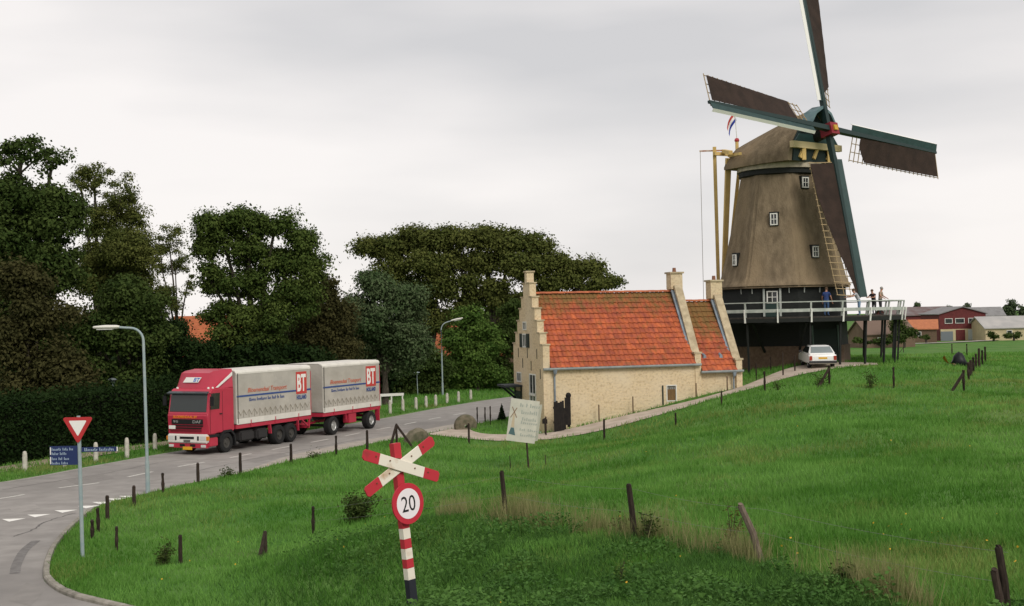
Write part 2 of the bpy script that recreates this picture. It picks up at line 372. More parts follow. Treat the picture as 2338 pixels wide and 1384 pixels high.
for px, py, s in ((27, 1187, 1), (85, 1177, 1), (147, 1167, 1), (200, 1157, 1), (232, 1148, .95), (264, 1140, .9), (292, 1134, .8)):
    c = np.array(g2(px, py)); t = np.array(g2(264, 1140)) - np.array(g2(27, 1187)); t /= np.hypot(*t); nn = np.array([t[1], -t[0]])
    b = B(); b.add([(*(c - t * .36 * s + nn * .25), .006), (*(c + t * .36 * s + nn * .25), .006), (*(c - nn * .45), .006)], [(0, 1, 2)]); o = b.build('give_way_tooth', M_PAINT2, road_o)
    if o.data.polygons[0].normal.z < 0: o.data.flip_normals()
# repair patches and tarred joints in the asphalt
for k, (pts_, c_p) in enumerate((([(150, 1096), (235, 1083), (262, 1092), (176, 1107)], .82), ([(20, 1160), (75, 1150), (95, 1160), (35, 1172)], 1.12), ([(60, 1330), (105, 1345), (70, 1384), (20, 1372)], .85), ([(560, 1050), (640, 1034), (660, 1040), (582, 1057)], .85), ([(905, 985), (990, 968), (1010, 972), (925, 990)], .84))):
    b = B(); b.add([(*g2(*q_), .0035) for q_ in pts_], [(0, 1, 2, 3)]); o = b.build('asphalt_patch', mat('patch%d' % k, (.25 * c_p, .233 * c_p, .217 * c_p), .9, (.29 * c_p, .27 * c_p, .25 * c_p), scale=2.5, detail=8, coords='World'), road_o)
    if o.data.polygons[0].normal.z < 0: o.data.flip_normals()
for ln in ([(8, 1118), (120, 1100), (240, 1081), (360, 1057)], [(30, 1225), (70, 1212), (110, 1190), (170, 1172)], [(450, 1075), (560, 1052), (700, 1026), (850, 998)]):
    L_ = smooth_line([g2(*q_) for q_ in ln], 10); L_ = [(a_ + random.uniform(-.05, .05), c_ + random.uniform(-.05, .05)) for a_, c_ in L_]; b = B(); vs = []
    for i, p in enumerate(L_):
        a = np.array(L_[max(i - 1, 0)]); c = np.array(L_[min(i + 1, len(L_) - 1)]); t = (c - a) / np.hypot(*(c - a)); nn = np.array([-t[1], t[0]]) * random.uniform(.018, .04); vs += [(p[0] - nn[0], p[1] - nn[1], .0045), (p[0] + nn[0], p[1] + nn[1], .0045)]
    b.add(vs, [(2 * k, 2 * k + 2, 2 * k + 3, 2 * k + 1) for k in range(len(L_) - 1)]); b.build('tarred_joint', mat('tar', (.13, .12, .115), .85), road_o)
# skid mark on the side road
skid = [g2(82, 1235), g2(55, 1258), g2(38, 1290), g2(34, 1310)]; sk = smooth_line(skid, 6); b = B(); vs = []
for i, p in enumerate(sk):
    a = np.array(sk[max(i - 1, 0)]); c = np.array(sk[min(i + 1, len(sk) - 1)]); t = (c - a) / np.hypot(*(c - a)); nn = np.array([-t[1], t[0]]) * .13
    vs += [(p[0] - nn[0], p[1] - nn[1], .005), (p[0] + nn[0], p[1] + nn[1], .005)]
b.add(vs, [(2 * k, 2 * k + 2, 2 * k + 3, 2 * k + 1) for k in range(len(sk) - 1)]); b.build('skid_mark', mat('skid', (.135, .125, .12), .9, (.2, .19, .18), scale=5, coords='World'), road_o)
# pale paved strip along the near edge of the road, and a pale gutter line on the far edge
M_PAVE = mat('paved_strip', (.40, .355, .305), .9, (.30, .27, .235), scale=2.2, detail=7, coords='World', bump=.01, bscale=25)
def strip(name, line, off0, off1, z, m):
    vs = []; L = np.array(line)
    for i, p in enumerate(L):
        t = L[min(i + 1, len(L) - 1)] - L[max(i - 1, 0)]; t = t / np.hypot(*t); nn = np.array([-t[1], t[0]])
        for o in (off0[i] if hasattr(off0, '__len__') else off0, off1[i] if hasattr(off1, '__len__') else off1):
            q = p + nn * o; vs.append((q[0], q[1], z(q[0], q[1]) if callable(z) else z))
    b = B(); b.add(vs, [(2 * k, 2 * k + 1, 2 * k + 3, 2 * k + 2) for k in range(len(L) - 1)]); o = b.build(name, m)
    if o.data.polygons[0].normal.z < 0: o.data.flip_normals()
    return tag(o, kind='structure')
ne = [p for p in NEAR if 50.5 < p[1] < 78]
wid = [-(.15 + 1.15 * float(sstep(53, 62, np.array(p[1])))) for p in ne]
strip('paved_strip', ne, 0.05, wid, .005, M_PAVE)
fe = [p for p in FAR if 40 < p[1] < 112]
strip('road_gutter', fe, -.28, -.02, .005, mat('gutter', (.36, .335, .30), .9, (.27, .25, .23), scale=3, coords='World'))
# footpath behind the verge on the far side
fw = [p for p in FAR if 38 < p[1] < 73]
strip('footpath', fw, 2.6, 4.2, lambda x, y: max(Hz(x, y), 0) + .02, mat('footpath', (.36, .29, .215), .95, (.27, .22, .16), scale=2, detail=6, coords='World', bump=.01))
# kerb round the corner of the side road (separate stones)
M_KERB = mat('kerb_stone', (.30, .275, .235), .9, (.20, .185, .15), scale=5, coords='World', rnd=.12, bump=.006)
kp = [np.array(p) for p in SIDE]; kc = np.concatenate([[0], np.cumsum([np.hypot(*(kp[i + 1] - kp[i])) for i in range(len(kp) - 1)])])
kerb = bpy.data.objects.new('kerb', None); COL.objects.link(kerb); tag(kerb, kind='structure')
s0 = 4.5
while s0 + .98 < kc[-1] - 1:
    a = np.array([np.interp(s0, kc, [p[i] for p in kp]) for i in (0, 1)]); c = np.array([np.interp(s0 + .98, kc, [p[i] for p in kp]) for i in (0, 1)])
    t = (c - a) / np.hypot(*(c - a)); nn = np.array([-t[1], t[0]])
    if inside(ROADPOLY, np.array([(a + nn * .5)[0]]), np.array([(a + nn * .5)[1]]))[0]: nn = -nn
    b = B(); hh = max(0.10, Hz(*(a + nn * .1)) + .02); b.prism([(0, -.1), (.16, -.1), (.16, hh), (.03, hh), (0, hh - .04)], Vector((*((c - a) * .985), 0)), (a[0], a[1], 0), (nn[0], nn[1], 0), (0, 0, 1)); b.build('kerb_stone', M_KERB, kerb); s0 += .98
# shell path up to the mill
M_PATH = mat('shell_path', (.50, .42, .35), .95, (.37, .305, .245), scale=1.3, detail=8, coords='World', bump=.012, bscale=22, col3=(.27, .25, .15), scale3=.5, lo3=.58, hi3=.8)
vs = []; NL = 7
for a, c in zip(PN, PF):
    for k in range(NL):
        t = k / (NL - 1); x = a[0] + (c[0] - a[0]) * t; y = a[1] + (c[1] - a[1]) * t; vs.append((x, y))
va = np.array(vs); zz = H(va[:, 0], va[:, 1]) + .035; ii = np.arange(len(va)).reshape(-1, NL)
fl = np.stack([ii[:-1, :-1], ii[1:, :-1], ii[1:, 1:], ii[:-1, 1:]], -1).reshape(-1, 4)
tag(npmesh('path', np.column_stack([va, zz]), fl.ravel(), 4, M_PATH, smooth=True), kind='structure')
# ================================================================ STEP-GABLED HOUSE
HA = RAD(14.0); HU = Vector((cos(HA), sin(HA), 0)); HV = Vector((-sin(HA), cos(HA), 0)); HC = Vector((1.71, 70.0, 0)); HW = 6.6
house = thing('brick_house', 'pale yellow brick house with stepped gable and orange tiled roof', 'house', HC, HA)
def M_brickwall():
    m = bpy.data.materials.new('yellow_brick'); m.use_nodes = True; N = m.node_tree.nodes; L = m.node_tree.links; b = N['Principled BSDF']
    b.inputs['Roughness'].default_value = .93; b.inputs['Specular IOR Level'].default_value = .15
    g = N.new('ShaderNodeTexCoord'); sx = N.new('ShaderNodeSeparateXYZ'); L.new(g.outputs['Object'], sx.inputs[0])
    ad = N.new('ShaderNodeMath'); ad.operation = 'ADD'; L.new(sx.outputs[0], ad.inputs[0]); L.new(sx.outputs[1], ad.inputs[1])
    cb = N.new('ShaderNodeCombineXYZ'); L.new(ad.outputs[0], cb.inputs[0]); L.new(sx.outputs[2], cb.inputs[1])
    br = N.new('ShaderNodeTexBrick'); br.inputs['Scale'].default_value = 1.0; br.inputs['Brick Width'].default_value = .2; br.inputs['Row Height'].default_value = .058
    br.inputs['Mortar Size'].default_value = .006; br.inputs['Bias'].default_value = -.2
    br.inputs['Color1'].default_value = (.76, .60, .37, 1); br.inputs['Color2'].default_value = (.64, .50, .32, 1); br.inputs['Mortar'].default_value = (.68, .59, .46, 1)
    L.new(cb.outputs[0], br.inputs['Vector'])
    n = N.new('ShaderNodeTexNoise'); n.inputs['Scale'].default_value = 7.5; n.inputs['Detail'].default_value = 4; L.new(cb.outputs[0], n.inputs['Vector'])
    r = N.new('ShaderNodeMapRange'); r.inputs['From Min'].default_value = .5; r.inputs['From Max'].default_value = .72; L.new(n.outputs[0], r.inputs['Value'])
    mx = N.new('ShaderNodeMix'); mx.data_type = 'RGBA'; mx.inputs['B'].default_value = (.52, .38, .23, 1); L.new(r.outputs[0], mx.inputs['Factor']); L.new(br.outputs['Color'], mx.inputs['A'])
    n2 = N.new('ShaderNodeTexNoise'); n2.inputs['Scale'].default_value = .5; n2.inputs['Detail'].default_value = 3; L.new(cb.outputs[0], n2.inputs['Vector'])
    r2 = N.new('ShaderNodeMapRange'); r2.inputs['From Min'].default_value = .45; r2.inputs['From Max'].default_value = .7; r2.inputs['To Max'].default_value = .5; L.new(n2.outputs[0], r2.inputs['Value'])
    mx2 = N.new('ShaderNodeMix'); mx2.data_type = 'RGBA'; mx2.inputs['B'].default_value = (.78, .67, .50, 1); L.new(r2.outputs[0], mx2.inputs['Factor']); L.new(mx.outputs['Result'], mx2.inputs['A'])
    L.new(mx2.outputs['Result'], b.inputs['Base Color'])
    bp = N.new('ShaderNodeBump'); bp.inputs['Distance'].default_value = .008; L.new(br.outputs['Fac'], bp.inputs['Height']); bp.invert = True; L.new(bp.outputs[0], b.inputs['Normal'])
    return m
M_BR = M_brickwall(); M_STONE = mat('coping_stone', (.52, .43, .29), .9, (.36, .29, .19), scale=3, bump=.01)
M_LEAD = mat('lead_flashing', (.26, .31, .36), .6, (.18, .215, .25), scale=3, metal=.2)
M_WHITE = mat('white_paint', (.78, .77, .72), .55, (.66, .65, .6), scale=3)
M_GLASS = mat('dark_glass', (.02, .024, .027), .08, spec=.6); M_SHUT = mat('dark_shutter', (.018, .03, .024), .6)
M_WOOD = mat('brown_plank', (.20, .12, .05), .8, (.13, .075, .035), scale=6, stretch=(8, 8, 1))
LM, LT, EZ, RZ, EZ2, RZ2 = 8.86, 11.73, 3.55, 7.65, 3.12, 7.05      # lengths along the house, eave and ridge heights
hw = HW / 2
# long walls and ends (local axes: x along the house, y from the near long wall to the back wall)
def wallbox(n, a, b): q = B(); c = [(a[i] + b[i]) / 2 for i in range(3)]; q.box(c, [abs(b[i] - a[i]) for i in range(3)]); return q.build(n, M_BR, house)
# near wall in two boxes leaves the window opening at x 6.62-7.37, z 1.55-2.55
WX0, WX1, WZ0, WZ1 = 7.10, 7.72, 1.45, 2.38
q = B()
q.box(((WX0 + .3) / 2 + .0, .15, EZ / 2 - .3), (WX0 - .3, .3, EZ + .6)); q.box(((WX1 + LM) / 2, .15, EZ / 2 - .3), (LM - WX1, .3, EZ + .6))
q.box(((WX0 + WX1) / 2, .15, (WZ0 - .6) / 2), (WX1 - WX0, .3, WZ0 + .6)); q.box(((WX0 + WX1) / 2, .15, (WZ1 + EZ) / 2), (WX1 - WX0, .3, EZ - WZ1)); q.build('side_wall', M_BR, house)
wallbox('back_wall', (.3, HW - .3, -.6), (LM, HW, EZ))
wallbox('annexe_wall', (LM + .36, .1, -.6), (LT - .36, .4, EZ2)); wallbox('annexe_back_wall', (LM + .36, HW - .4, -.6), (LT - .36, HW - .1, EZ2))
# stepped gable, extruded 0.38 thick, standing slightly proud of the side walls; window openings are boxes set into it
tiers = [(4.8, hw + .04), (5.45, 2.78), (6.15, 2.26), (6.85, 1.74), (7.5, 1.24), (8.3, .74)]
poly = [(-tiers[0][1], -.6)]; zprev = None
for z, h in tiers: poly += [(-h, z if zprev is None else zprev), (-h, z)] if zprev is not None else [(-h, z)]; zprev = z
full = poly + [(-x, z) for x, z in poly[::-1]]
cl = [];
for p in full:
    if not cl or (abs(p[0] - cl[-1][0]) + abs(p[1] - cl[-1][1])) > 1e-6: cl.append(p)
q = B(); q.prism(cl, (.38, 0, 0), (-.08, hw, 0), (0, 1, 0), (0, 0, 1)); gable = q.build('stepped_gable', M_BR, house)
zp = None
for k, (z, h) in enumerate(tiers):      # coping stones on every step
    for s in (-1, 1):
        nxt = tiers[k + 1][1] if k + 1 < len(tiers) else .24
        q = B(); q.box((.11, hw + s * (h + nxt) / 2, z + .035), (.48, h - nxt + .10, .075)); q.build('step_coping', M_STONE, gable)
q = B(); q.box((.11, hw, 8.62), (.42, .48, .66)); q.build('pinnacle', M_BR, gable); q = B(); q.box((.11, hw, 8.99), (.54, .6, .09)); q.build('pinnacle_cap', M_STONE, gable)
for s, z in ((1.2, 4.3), (3.3, 4.3), (5.4, 4.3), (.55, 3.2), (2.5, 3.6), (4.4, 3.7)):     # wall anchors
    q = B(); q.box((-.095, s, z), (.03, .05, .55)); q.build('wall_anchor', M_SHUT, gable)
# gable windows: (s centre, width, z0, z1, shutters, muntins)
def window(n, s, wd, z0, z1, shut=False, bar=None):
    f = B(); t = .07; x = -.105
    f.box((x, s, z0 + t / 2), (.06, wd, t)); f.box((x, s, z1 - t / 2), (.06, wd, t)); f.box((x, s - wd / 2 + t / 2, (z0 + z1) / 2), (.06, t, z1 - z0 - 2 * t)); f.box((x, s + wd / 2 - t / 2, (z0 + z1) / 2), (.06, t, z1 - z0 - 2 * t))
    fr = f.build('window', M_WHITE, gable)
    g = B(); g.box((x + .02, s, (z0 + z1) / 2), (.02, wd - 2 * t, z1 - z0 - 2 * t)); g.build('pane', M_GLASS, fr)
    g = B(); g.box((x - .005, s, (z0 + z1) / 2), (.04, .045, z1 - z0 - 2 * t)); g.build('mullion', M_WHITE, fr)
    if bar:
        g = B(); g.box((x - .02, s, bar), (.08, wd, .13)); g.build('transom', M_WHITE, fr)
    if shut:
        for k in (-1, 1):
            g = B(); g.box((x - .01, s + k * (wd / 2 + .33), (z0 + z1) / 2), (.05, .6, z1 - z0)); g.build('shutter', M_SHUT, fr)
    return fr
window('w', 3.85, .85, 4.62, 5.42, True); window('w', 3.75, .75, 5.62, 6.12); window('w', 2.2, 1.35, 1.35, 3.15, bar=1.98); window('w', 5.3, 1.0, 2.55, 3.15)
q = B(); q.box((-.62, 5.6, 2.35), (1.05, 2.0, .12)); can = q.build('porch_canopy', mat('canopy', (.03, .035, .04), .7), gable)
for s in (4.8, 6.3): q = B(); q.beam((-.1, s, 1.55), (-.95, s, 2.28), .09, .12); q.beam((-.1, s, 1.4), (-.1, s, 2.28), .09, .12); q.build('canopy_bracket', M_SHUT, can)
q = B(); q.box((-.1, 5.6, 1.0), (.05, .95, 2.05)); q.build('door', mat('green_door', (.03, .06, .045), .5), gable)
# near-wall window with white frame and wooden leaf
q = B(); cx = (WX0 + WX1) / 2; t = .05
for a, b in (((cx, .06, WZ0 + t / 2), (WX1 - WX0, .18, t)), ((cx, .06, WZ1 - t / 2), (WX1 - WX0, .18, t)), ((WX0 + t / 2, .06, (WZ0 + WZ1) / 2), (t, .18, WZ1 - WZ0 - 2 * t)), ((WX1 - t / 2, .06, (WZ0 + WZ1) / 2), (t, .18, WZ1 - WZ0 - 2 * t))): q.box(a, b)
wf = q.build('window', M_WHITE, house); tag(wf, 'small white framed wooden hatch low in the long wall')
for k in range(5):
    q = B(); q.box((WX0 + .10 + k * .104, .08, (WZ0 + WZ1) / 2 - .1), (.098, .05, WZ1 - WZ0 - 2 * t - .2)); q.build('plank', M_WOOD, wf)
q = B(); q.box((cx, .09, WZ1 - t - .1), (WX1 - WX0 - 2 * t, .03, .2)); q.build('pane', M_GLASS, wf)
for k in range(4): q = B(); q.box((WX0 + .13 + k * .12, .06, WZ1 - t - .1), (.025, .03, .2)); q.build('glazing_bar', M_WHITE, wf)
q = B(); q.box((WX0 - .22, -.03, (WZ0 + WZ1) / 2 - .1), (.07, .06, 1.1)); q.build('wall_post', M_SHUT, house)
# end parapets with coping, shoulders, chimneys and lead flashing
def parapet(n, x, ez, rz, chim):
    par = B(); up = .42
    par.prism([(-.05, -.6), (-.05, ez + .55), (.42, ez + .55), (hw - .4, rz + up), (hw + .4, rz + up), (HW - .42, ez + .55), (HW + .05, ez + .55), (HW + .05, -.6)], (.36, 0, 0), (x, 0, 0), (0, 1, 0), (0, 0, 1))
    p = par.build('end_parapet', M_BR, house)
    for s in (0, 1):
        f = (lambda y: y) if s == 0 else (lambda y: HW - y)
        c = B(); c.beam((x + .18, f(.36), ez + .55), (x + .18, f(hw - .4), rz + up + .02), .46, .09, up=(1, 0, 0)); 
        c = B(); d = Vector((0, f(hw - .4) - f(.36), rz + up - ez - .55)).normalized(); nrm = Vector((0, -d.z if s == 0 else d.z, abs(d.y)))
        a0 = Vector((x + .18, f(.36), ez + .55)) + nrm * .045; a1 = Vector((x + .18, f(hw - .42), rz + up - .02)) + nrm * .045
        c.beam(a0, a1, .47, .09, up=nrm); c.build('coping', M_STONE, p)
        c = B(); c.box((x + .18, f(.16), ez + .6), (.5, .5, .1)); c.build('shoulder_stone', M_STONE, p)
        c = B(); a0 = Vector((x - .06, f(.05), ez + .1)); a1 = Vector((x - .06, f(hw - .3), rz + .12)); c.beam(a0, a1, .26, .1, up=nrm); c.build('lead_flashing', M_LEAD, p)
    c = B(); c.box((x + .16, hw, rz + .35 + chim / 2), (.72, .78, chim + .3)); ch = c.build('chimney', M_BR, p)
    c = B(); c.box((x + .16, hw, rz + .55 + chim), (.88, .94, .10)); c.build('chimney_cap', M_STONE, ch)
    c = B(); c.cyl((x + .16, hw, rz + .6 + chim), (x + .16, hw, rz + .85 + chim), .12, .1, 10); c.build('chimney_pot', mat('terracotta', (.22, .1, .06), .8), ch)
    return p
parapet('p1', LM, EZ, RZ, .62); parapet('p2', LT - .36, EZ2, RZ2, .72)
# roof: sheathing, single tiles on the near slope, one joined sheet of tiles on the back slope
def tile_mat(name, z0, z1, amount):
    """fired clay, lightly different from tile to tile, with lichen that has grown thickest below the ridge and in runs down the slope"""
    m = mat(name, (.46, .118, .045), .85, (.31, .080, .048), scale=2.8, detail=5, rnd=.15, coords='World', bump=.01, bscale=8, spec=.2)
    N = m.node_tree.nodes; L = m.node_tree.links; b = N['Principled BSDF']; src = b.inputs['Base Color'].links[0].from_socket
    g = N.new('ShaderNodeNewGeometry'); sx = N.new('ShaderNodeSeparateXYZ'); L.new(g.outputs['Position'], sx.inputs[0])
    r = N.new('ShaderNodeMapRange'); r.inputs['From Min'].default_value = z0; r.inputs['From Max'].default_value = z1; r.inputs['To Max'].default_value = amount; L.new(sx.outputs[2], r.inputs['Value'])
    mp_ = N.new('ShaderNodeMapping'); mp_.inputs['Scale'].default_value = (2.4, 2.4, .55); L.new(g.outputs['Position'], mp_.inputs[0])
    n = N.new('ShaderNodeTexNoise'); n.inputs['Scale'].default_value = 1.0; n.inputs['Detail'].default_value = 7; n.inputs['Roughness'].default_value = .65; L.new(mp_.outputs[0], n.inputs['Vector'])
    ad = N.new('ShaderNodeMath'); ad.operation = 'ADD'; L.new(n.outputs[0], ad.inputs[0]); L.new(r.outputs[0], ad.inputs[1])
    r2 = N.new('ShaderNodeMapRange'); r2.inputs['From Min'].default_value = .53; r2.inputs['From Max'].default_value = .80; r2.inputs['To Max'].default_value = .85; L.new(ad.outputs[0], r2.inputs['Value'])
    mx = N.new('ShaderNodeMix'); mx.data_type = 'RGBA'; mx.inputs['B'].default_value = (.15, .105, .035, 1); L.new(r2.outputs[0], mx.inputs['Factor']); L.new(src, mx.inputs['A']); L.new(mx.outputs['Result'], b.inputs['Base Color']); return m
M_TILE = tile_mat('roof_tile', 6.3, 7.6, .30); M_MOSS = tile_mat('mossy_tile', 4.0, 6.4, .34)
M_SHEATH = mat('roof_sheathing', (.10, .035, .02), .9)
TW, TL = .275, .385
def tile_mesh(nm, m):
    ws = [(0, .0), (.05, .035), (.10, .045), (.155, .03), (.21, .006), (.275, .012)]; vs = []
    for j, (y, dz) in enumerate(((0.0, .046), (TL * 1.08, -.006))):
        for x, z in ws: vs.append((x - TW / 2, y, z + dz))
    n = len(ws); fs = [(i, i + 1, n + i + 1, n + i) for i in range(n - 1)]
    for x, z in ws: vs.append((x - TW / 2, 0, z))
    fs += [(2 * n + i, 2 * n + i + 1, i + 1, i) for i in range(n - 1)]
    me = bpy.data.meshes.new(nm); me.from_pydata(vs, [], fs); me.materials.append(m); return me
T_A = tile_mesh('roof_tile', M_TILE); T_B = tile_mesh('roof_tile', M_MOSS)
def slope(x0, x1, ez, rz, name, quota):
    run = hw + .22; d = Vector((0, run, rz - (ez - .05))); L = d.length; d.normalize(); nrm = Vector((0, -d.z, d.y)); e0 = Vector((0, -.2, ez - .05))
    b = B(); b.prism([(-.16, ez - .1), (hw, rz - .06), (HW + .16, ez - .1)], (x1 - x0, 0, 0), (x0, 0, 0), (0, 1, 0), (0, 0, 1)); rf = b.build(name, M_SHEATH, house)
    nc = int((x1 - x0) / TW); nr = int(L / TL); tw = (x1 - x0) / nc; tl = L / nr; rest = []
    rr = random.Random(5); cnt = 0
    for r in range(nr):
        for c in range(nc):
            o = e0 + d * (tl * r) + Vector((x0 + tw * (c + .5), 0, 0)) + nrm * (.03 + rr.uniform(-.008, .010))
            M = Matrix(((1, d.x, nrm.x, o.x), (0, d.y, nrm.y, o.y), (0, d.z, nrm.z, o.z), (0, 0, 0, 1))) @ Matrix.Rotation(rr.gauss(0, .018), 4, 'Z') @ Matrix.Diagonal((tw / TW, tl / TL, 1, 1))
            me = T_A if name == 'roof' else T_B
            if cnt < quota: share(me, 'roof_tile', rf, M); cnt += 1
            else: rest.append((me, M))
    if rest:
        b = B()
        for me, M in rest:
            b.M = M; b.cur = 1 if me is T_B else 0; b.add([v.co for v in me.vertices], [tuple(p.vertices) for p in me.polygons])
        o = b.build('upper_tiles', [M_TILE, M_MOSS], rf); tag(o, kind='stuff')
    d2 = Vector((0, -d.y, d.z)); n2 = Vector((0, d.z, d.y)); b = B()
    for r in range(nr):
        for c in range(nc):
            o = Vector((x0 + tw * (c + .5), HW + .2, ez - .05)) + d2 * (tl * r) + n2 * .03
            b.M = Matrix(((-1, d2.x, n2.x, o.x), (0, d2.y, n2.y, o.y), (0, d2.z, n2.z, o.z), (0, 0, 0, 1))); b.add([v.co for v in T_A.vertices], [tuple(p.vertices) for p in T_A.polygons])
    tag(b.build('back_tiles', M_TILE, rf), kind='stuff')
    b = B(); n = int((x1 - x0) / .36)
    rt = None
    for k in range(n):
        q = B(); xa = x0 + (x1 - x0) * k / n; xb = xa + (x1 - x0) / n * 1.04; pr = [(.15 * cos(a), .11 * sin(a)) for a in [pi * i / 6 for i in range(7)]]
        q.prism(pr, (xb - xa, 0, 0), (xa, hw, rz + .06 + (.008 if k % 2 else 0)), (0, 1, 0), (0, 0, 1)); q.build('ridge_tile', mat('ridge_clay', (.46, .14, .06), .85, (.34, .10, .05), scale=3, rnd=.15, coords='World'), rf)
    return rf
slope(.3, LM - .02, EZ, RZ, 'roof', 300); slope(LM + .36, LT - .38, EZ2, RZ2, 'annexe_roof', 300)
# gutters and downpipes
M_GUT = mat('zinc_gutter', (.33, .36, .36), .6, (.25, .28, .29), scale=2)
for x0, x1, ez in ((-.1, LM + .3, EZ), (LM + .3, LT, EZ2)):
    q = B(); pr = [(-.30, .02), (-.30, -.06), (-.25, -.12), (-.16, -.12), (-.10, -.06), (-.10, .02)]; q.prism(pr, (x1 - x0, 0, 0), (x0, 0, ez - .02), (0, 1, 0), (0, 0, 1)); q.build('gutter', M_GUT, house)
for x, ez in ((.55, EZ), (LT - .55, EZ2)):
    q = B(); q.tube([(x, -.2, ez - .1), (x, -.2, ez - .3), (x, -.08, ez - .5), (x, -.08, -.3)], [.075, .06, .05, .05], 8); q.cyl((x, -.2, ez - .34), (x, -.2, ez - .12), .09, .13, 8); q.build('downpipe', M_LEAD, house)
# two dormer vents on the annexe roof
for px_, r in ((LM + .75, .9), (LM + 1.75, .9)):
    q = B(); dd = Vector((0, hw + .22, RZ2 - EZ2 + .05)).normalized(); c = Vector((px_, -.2, EZ2 - .05)) + dd * r + Vector((0, -dd.z, dd.y)) * .1
    q.prism([(-.1, 0), (.1, 0), (.07, .16), (0, .2), (-.07, .16)], (0, .3, .12), c, (1, 0, 0), (0, 0, 1)); q.build('roof_vent', M_LEAD, house)
# ================================================================ WINDMILL
MD = 86.0; MC = Vector((lat(1790, MD), MD, 2.9))
mill = thing('windmill', 'tall thatched octagonal windmill with green and white sails above a railed stage', 'windmill', MC)
_tc = math.atan2(-MC.y, -MC.x); PH = _tc - RAD(10) - pi / 8
M_THATCH = mat('thatch', (.245, .190, .125), 1.0, (.145, .112, .074), scale=2.6, detail=8, stretch=(1, 1, .35), bump=.05, bscale=14, lo=.32, hi=.68, col3=(.28, .21, .13), scale3=.28, lo3=.45, hi3=.72, spec=.05)
M_TAR = mat('tarred_boards', (.010, .012, .011), .75, (.017, .019, .017), scale=4, stretch=(1, 1, 6)); M_PLINTH = mat('brown_brick', (.20, .135, .095), .95, (.135, .09, .065), scale=6, bump=.01)
M_SGREEN = mat('sail_green', (.022, .056, .054), .5, (.016, .042, .040), scale=2); M_SWHITE = mat('sail_white', (.80, .79, .75), .5)
M_CLOTH = mat('brown_sailcloth', (.040, .024, .018), .9, (.026, .016, .012), scale=1.4, detail=5, bump=.02, bscale=6)
M_LATT = mat('lattice_wood', (.34, .25, .14), .85); M_YEL = mat('yellow_beam', (.70, .50, .19), .7, (.60, .42, .16), scale=2); M_RED = mat('hub_red', (.24, .018, .03), .5)
M_RAIL = mat('railing_paint', (.46, .48, .44), .7, (.33, .36, .33), scale=3); M_DECK = mat('deck_wood', (.055, .048, .04), .9, (.035, .03, .026), scale=5)
ang = lambda k: PH + pi / 8 + k * pi / 4         # facet normals; 0 = front, 1 = right, -1 = left
SCALE_MAP = [(5.08, 4.72), (5.3, 4.50), (5.8, 4.28), (7.0, 3.98), (9.0, 3.50), (11.0, 3.08), (12.75, 2.74)]
def rz_(z): return float(np.interp(z, [a for a, _ in SCALE_MAP], [b for _, b in SCALE_MAP]))
q = B(); q.lathe([(4.42, -.9), (4.42, 1.25)], n=8, ph=PH); q.build('brick_plinth', M_PLINTH, mill)
q = B(); q.lathe([(4.30, 1.25), (4.22, 3.0)], n=8, ph=PH); q.build('lower_boarding', M_TAR, mill)
q = B(); q.lathe([(4.28, 3.0), (4.2, 5.12)], n=8, ph=PH); ub = q.build('upper_boarding', M_TAR, mill)
q = B(); q.lathe([(4.15, 5.02)] + [(r, z) for z, r in SCALE_MAP], n=8, ph=PH); th = q.build('thatched_body', M_THATCH, mill, bevel=.22, seg=3, angle=20, smooth=True)
q = B(); q.lathe([(2.60, 12.55), (2.84, 12.62), (2.84, 12.95), (2.6, 12.95)], n=24); q.build('dark_collar', M_TAR, mill)
q = B(); q.lathe([(2.6, 12.955), (2.97, 12.955), (2.93, 13.30), (2.6, 13.30)], n=24); q.build('cap_ring', mat('ring_cream', (.46, .41, .30), .8, (.33, .29, .22), scale=3), mill)
def facet(k, z, r=None, out=0.0, side=0.0):
    a = ang(k); rr = (rz_(z) if r is None else r) * cos(pi / 8) + out; return Vector((rr * cos(a) - side * sin(a), rr * sin(a) + side * cos(a), z))
def mill_window(k, z, w_, h_, side=0.0, r=None, parent=mill, deep=0.0):
    a = ang(k); t = .07; ex = Vector((-sin(a), cos(a), 0)); c0 = facet(k, z - h_ / 2, r, 0, side); c1 = facet(k, z + h_ / 2, r, 0, side)
    c = Vector(((c0.x + c1.x) / 2, (c0.y + c1.y) / 2, z)); nn = Vector((cos(a), sin(a), 0)); c = c + nn * (.17 if r is None else .03)
    M = Matrix(((ex.x, nn.x, 0, c.x), (ex.y, nn.y, 0, c.y), (0, 0, 1, c.z), (0, 0, 0, 1)))
    f = B(); f.M = M
    f.box((0, 0, -h_ / 2 + t / 2), (w_, .1, t)); f.box((0, 0, h_ / 2 - t / 2), (w_, .1, t))
    for s in (-1, 1): f.box((s * (w_ / 2 - t / 2), 0, 0), (t, .1, h_ - 2 * t))
    o = f.build('window', M_WHITE, parent)
    f = B(); f.M = M; f.box((0, -.02, 0), (w_ - 2 * t, .03, h_ - 2 * t)); f.build('pane', M_GLASS, o)
    f = B(); f.M = M; f.box((0, .01, 0), (.04, .05, h_ - 2 * t)); f.box((0, .012, 0), (w_ - 2 * t, .045, .04)); f.build('glazing_bars', M_WHITE, o)
    f = B(); f.M = M; d = .55 if r is None else 0
    if d:
        f.box((0, -.30, h_ / 2 + .05), (w_ + .14, .62, .09)); f.box((0, -.32, -h_ / 2 - .03), (w_ + .1, .6, .05))
        for s in (-1, 1): f.box((s * (w_ / 2 + .03), -.32, 0), (.05, .6, h_))
        f.build('window_reveal', M_TAR, o)
    return o
mill_window(0, 9.55, .48, .78, .05); mill_window(1, 7.35, .46, .72, -.1); mill_window(1, 11.95, .5, .7, -.1); mill_window(-1, 7.0, .42, .75, 0)
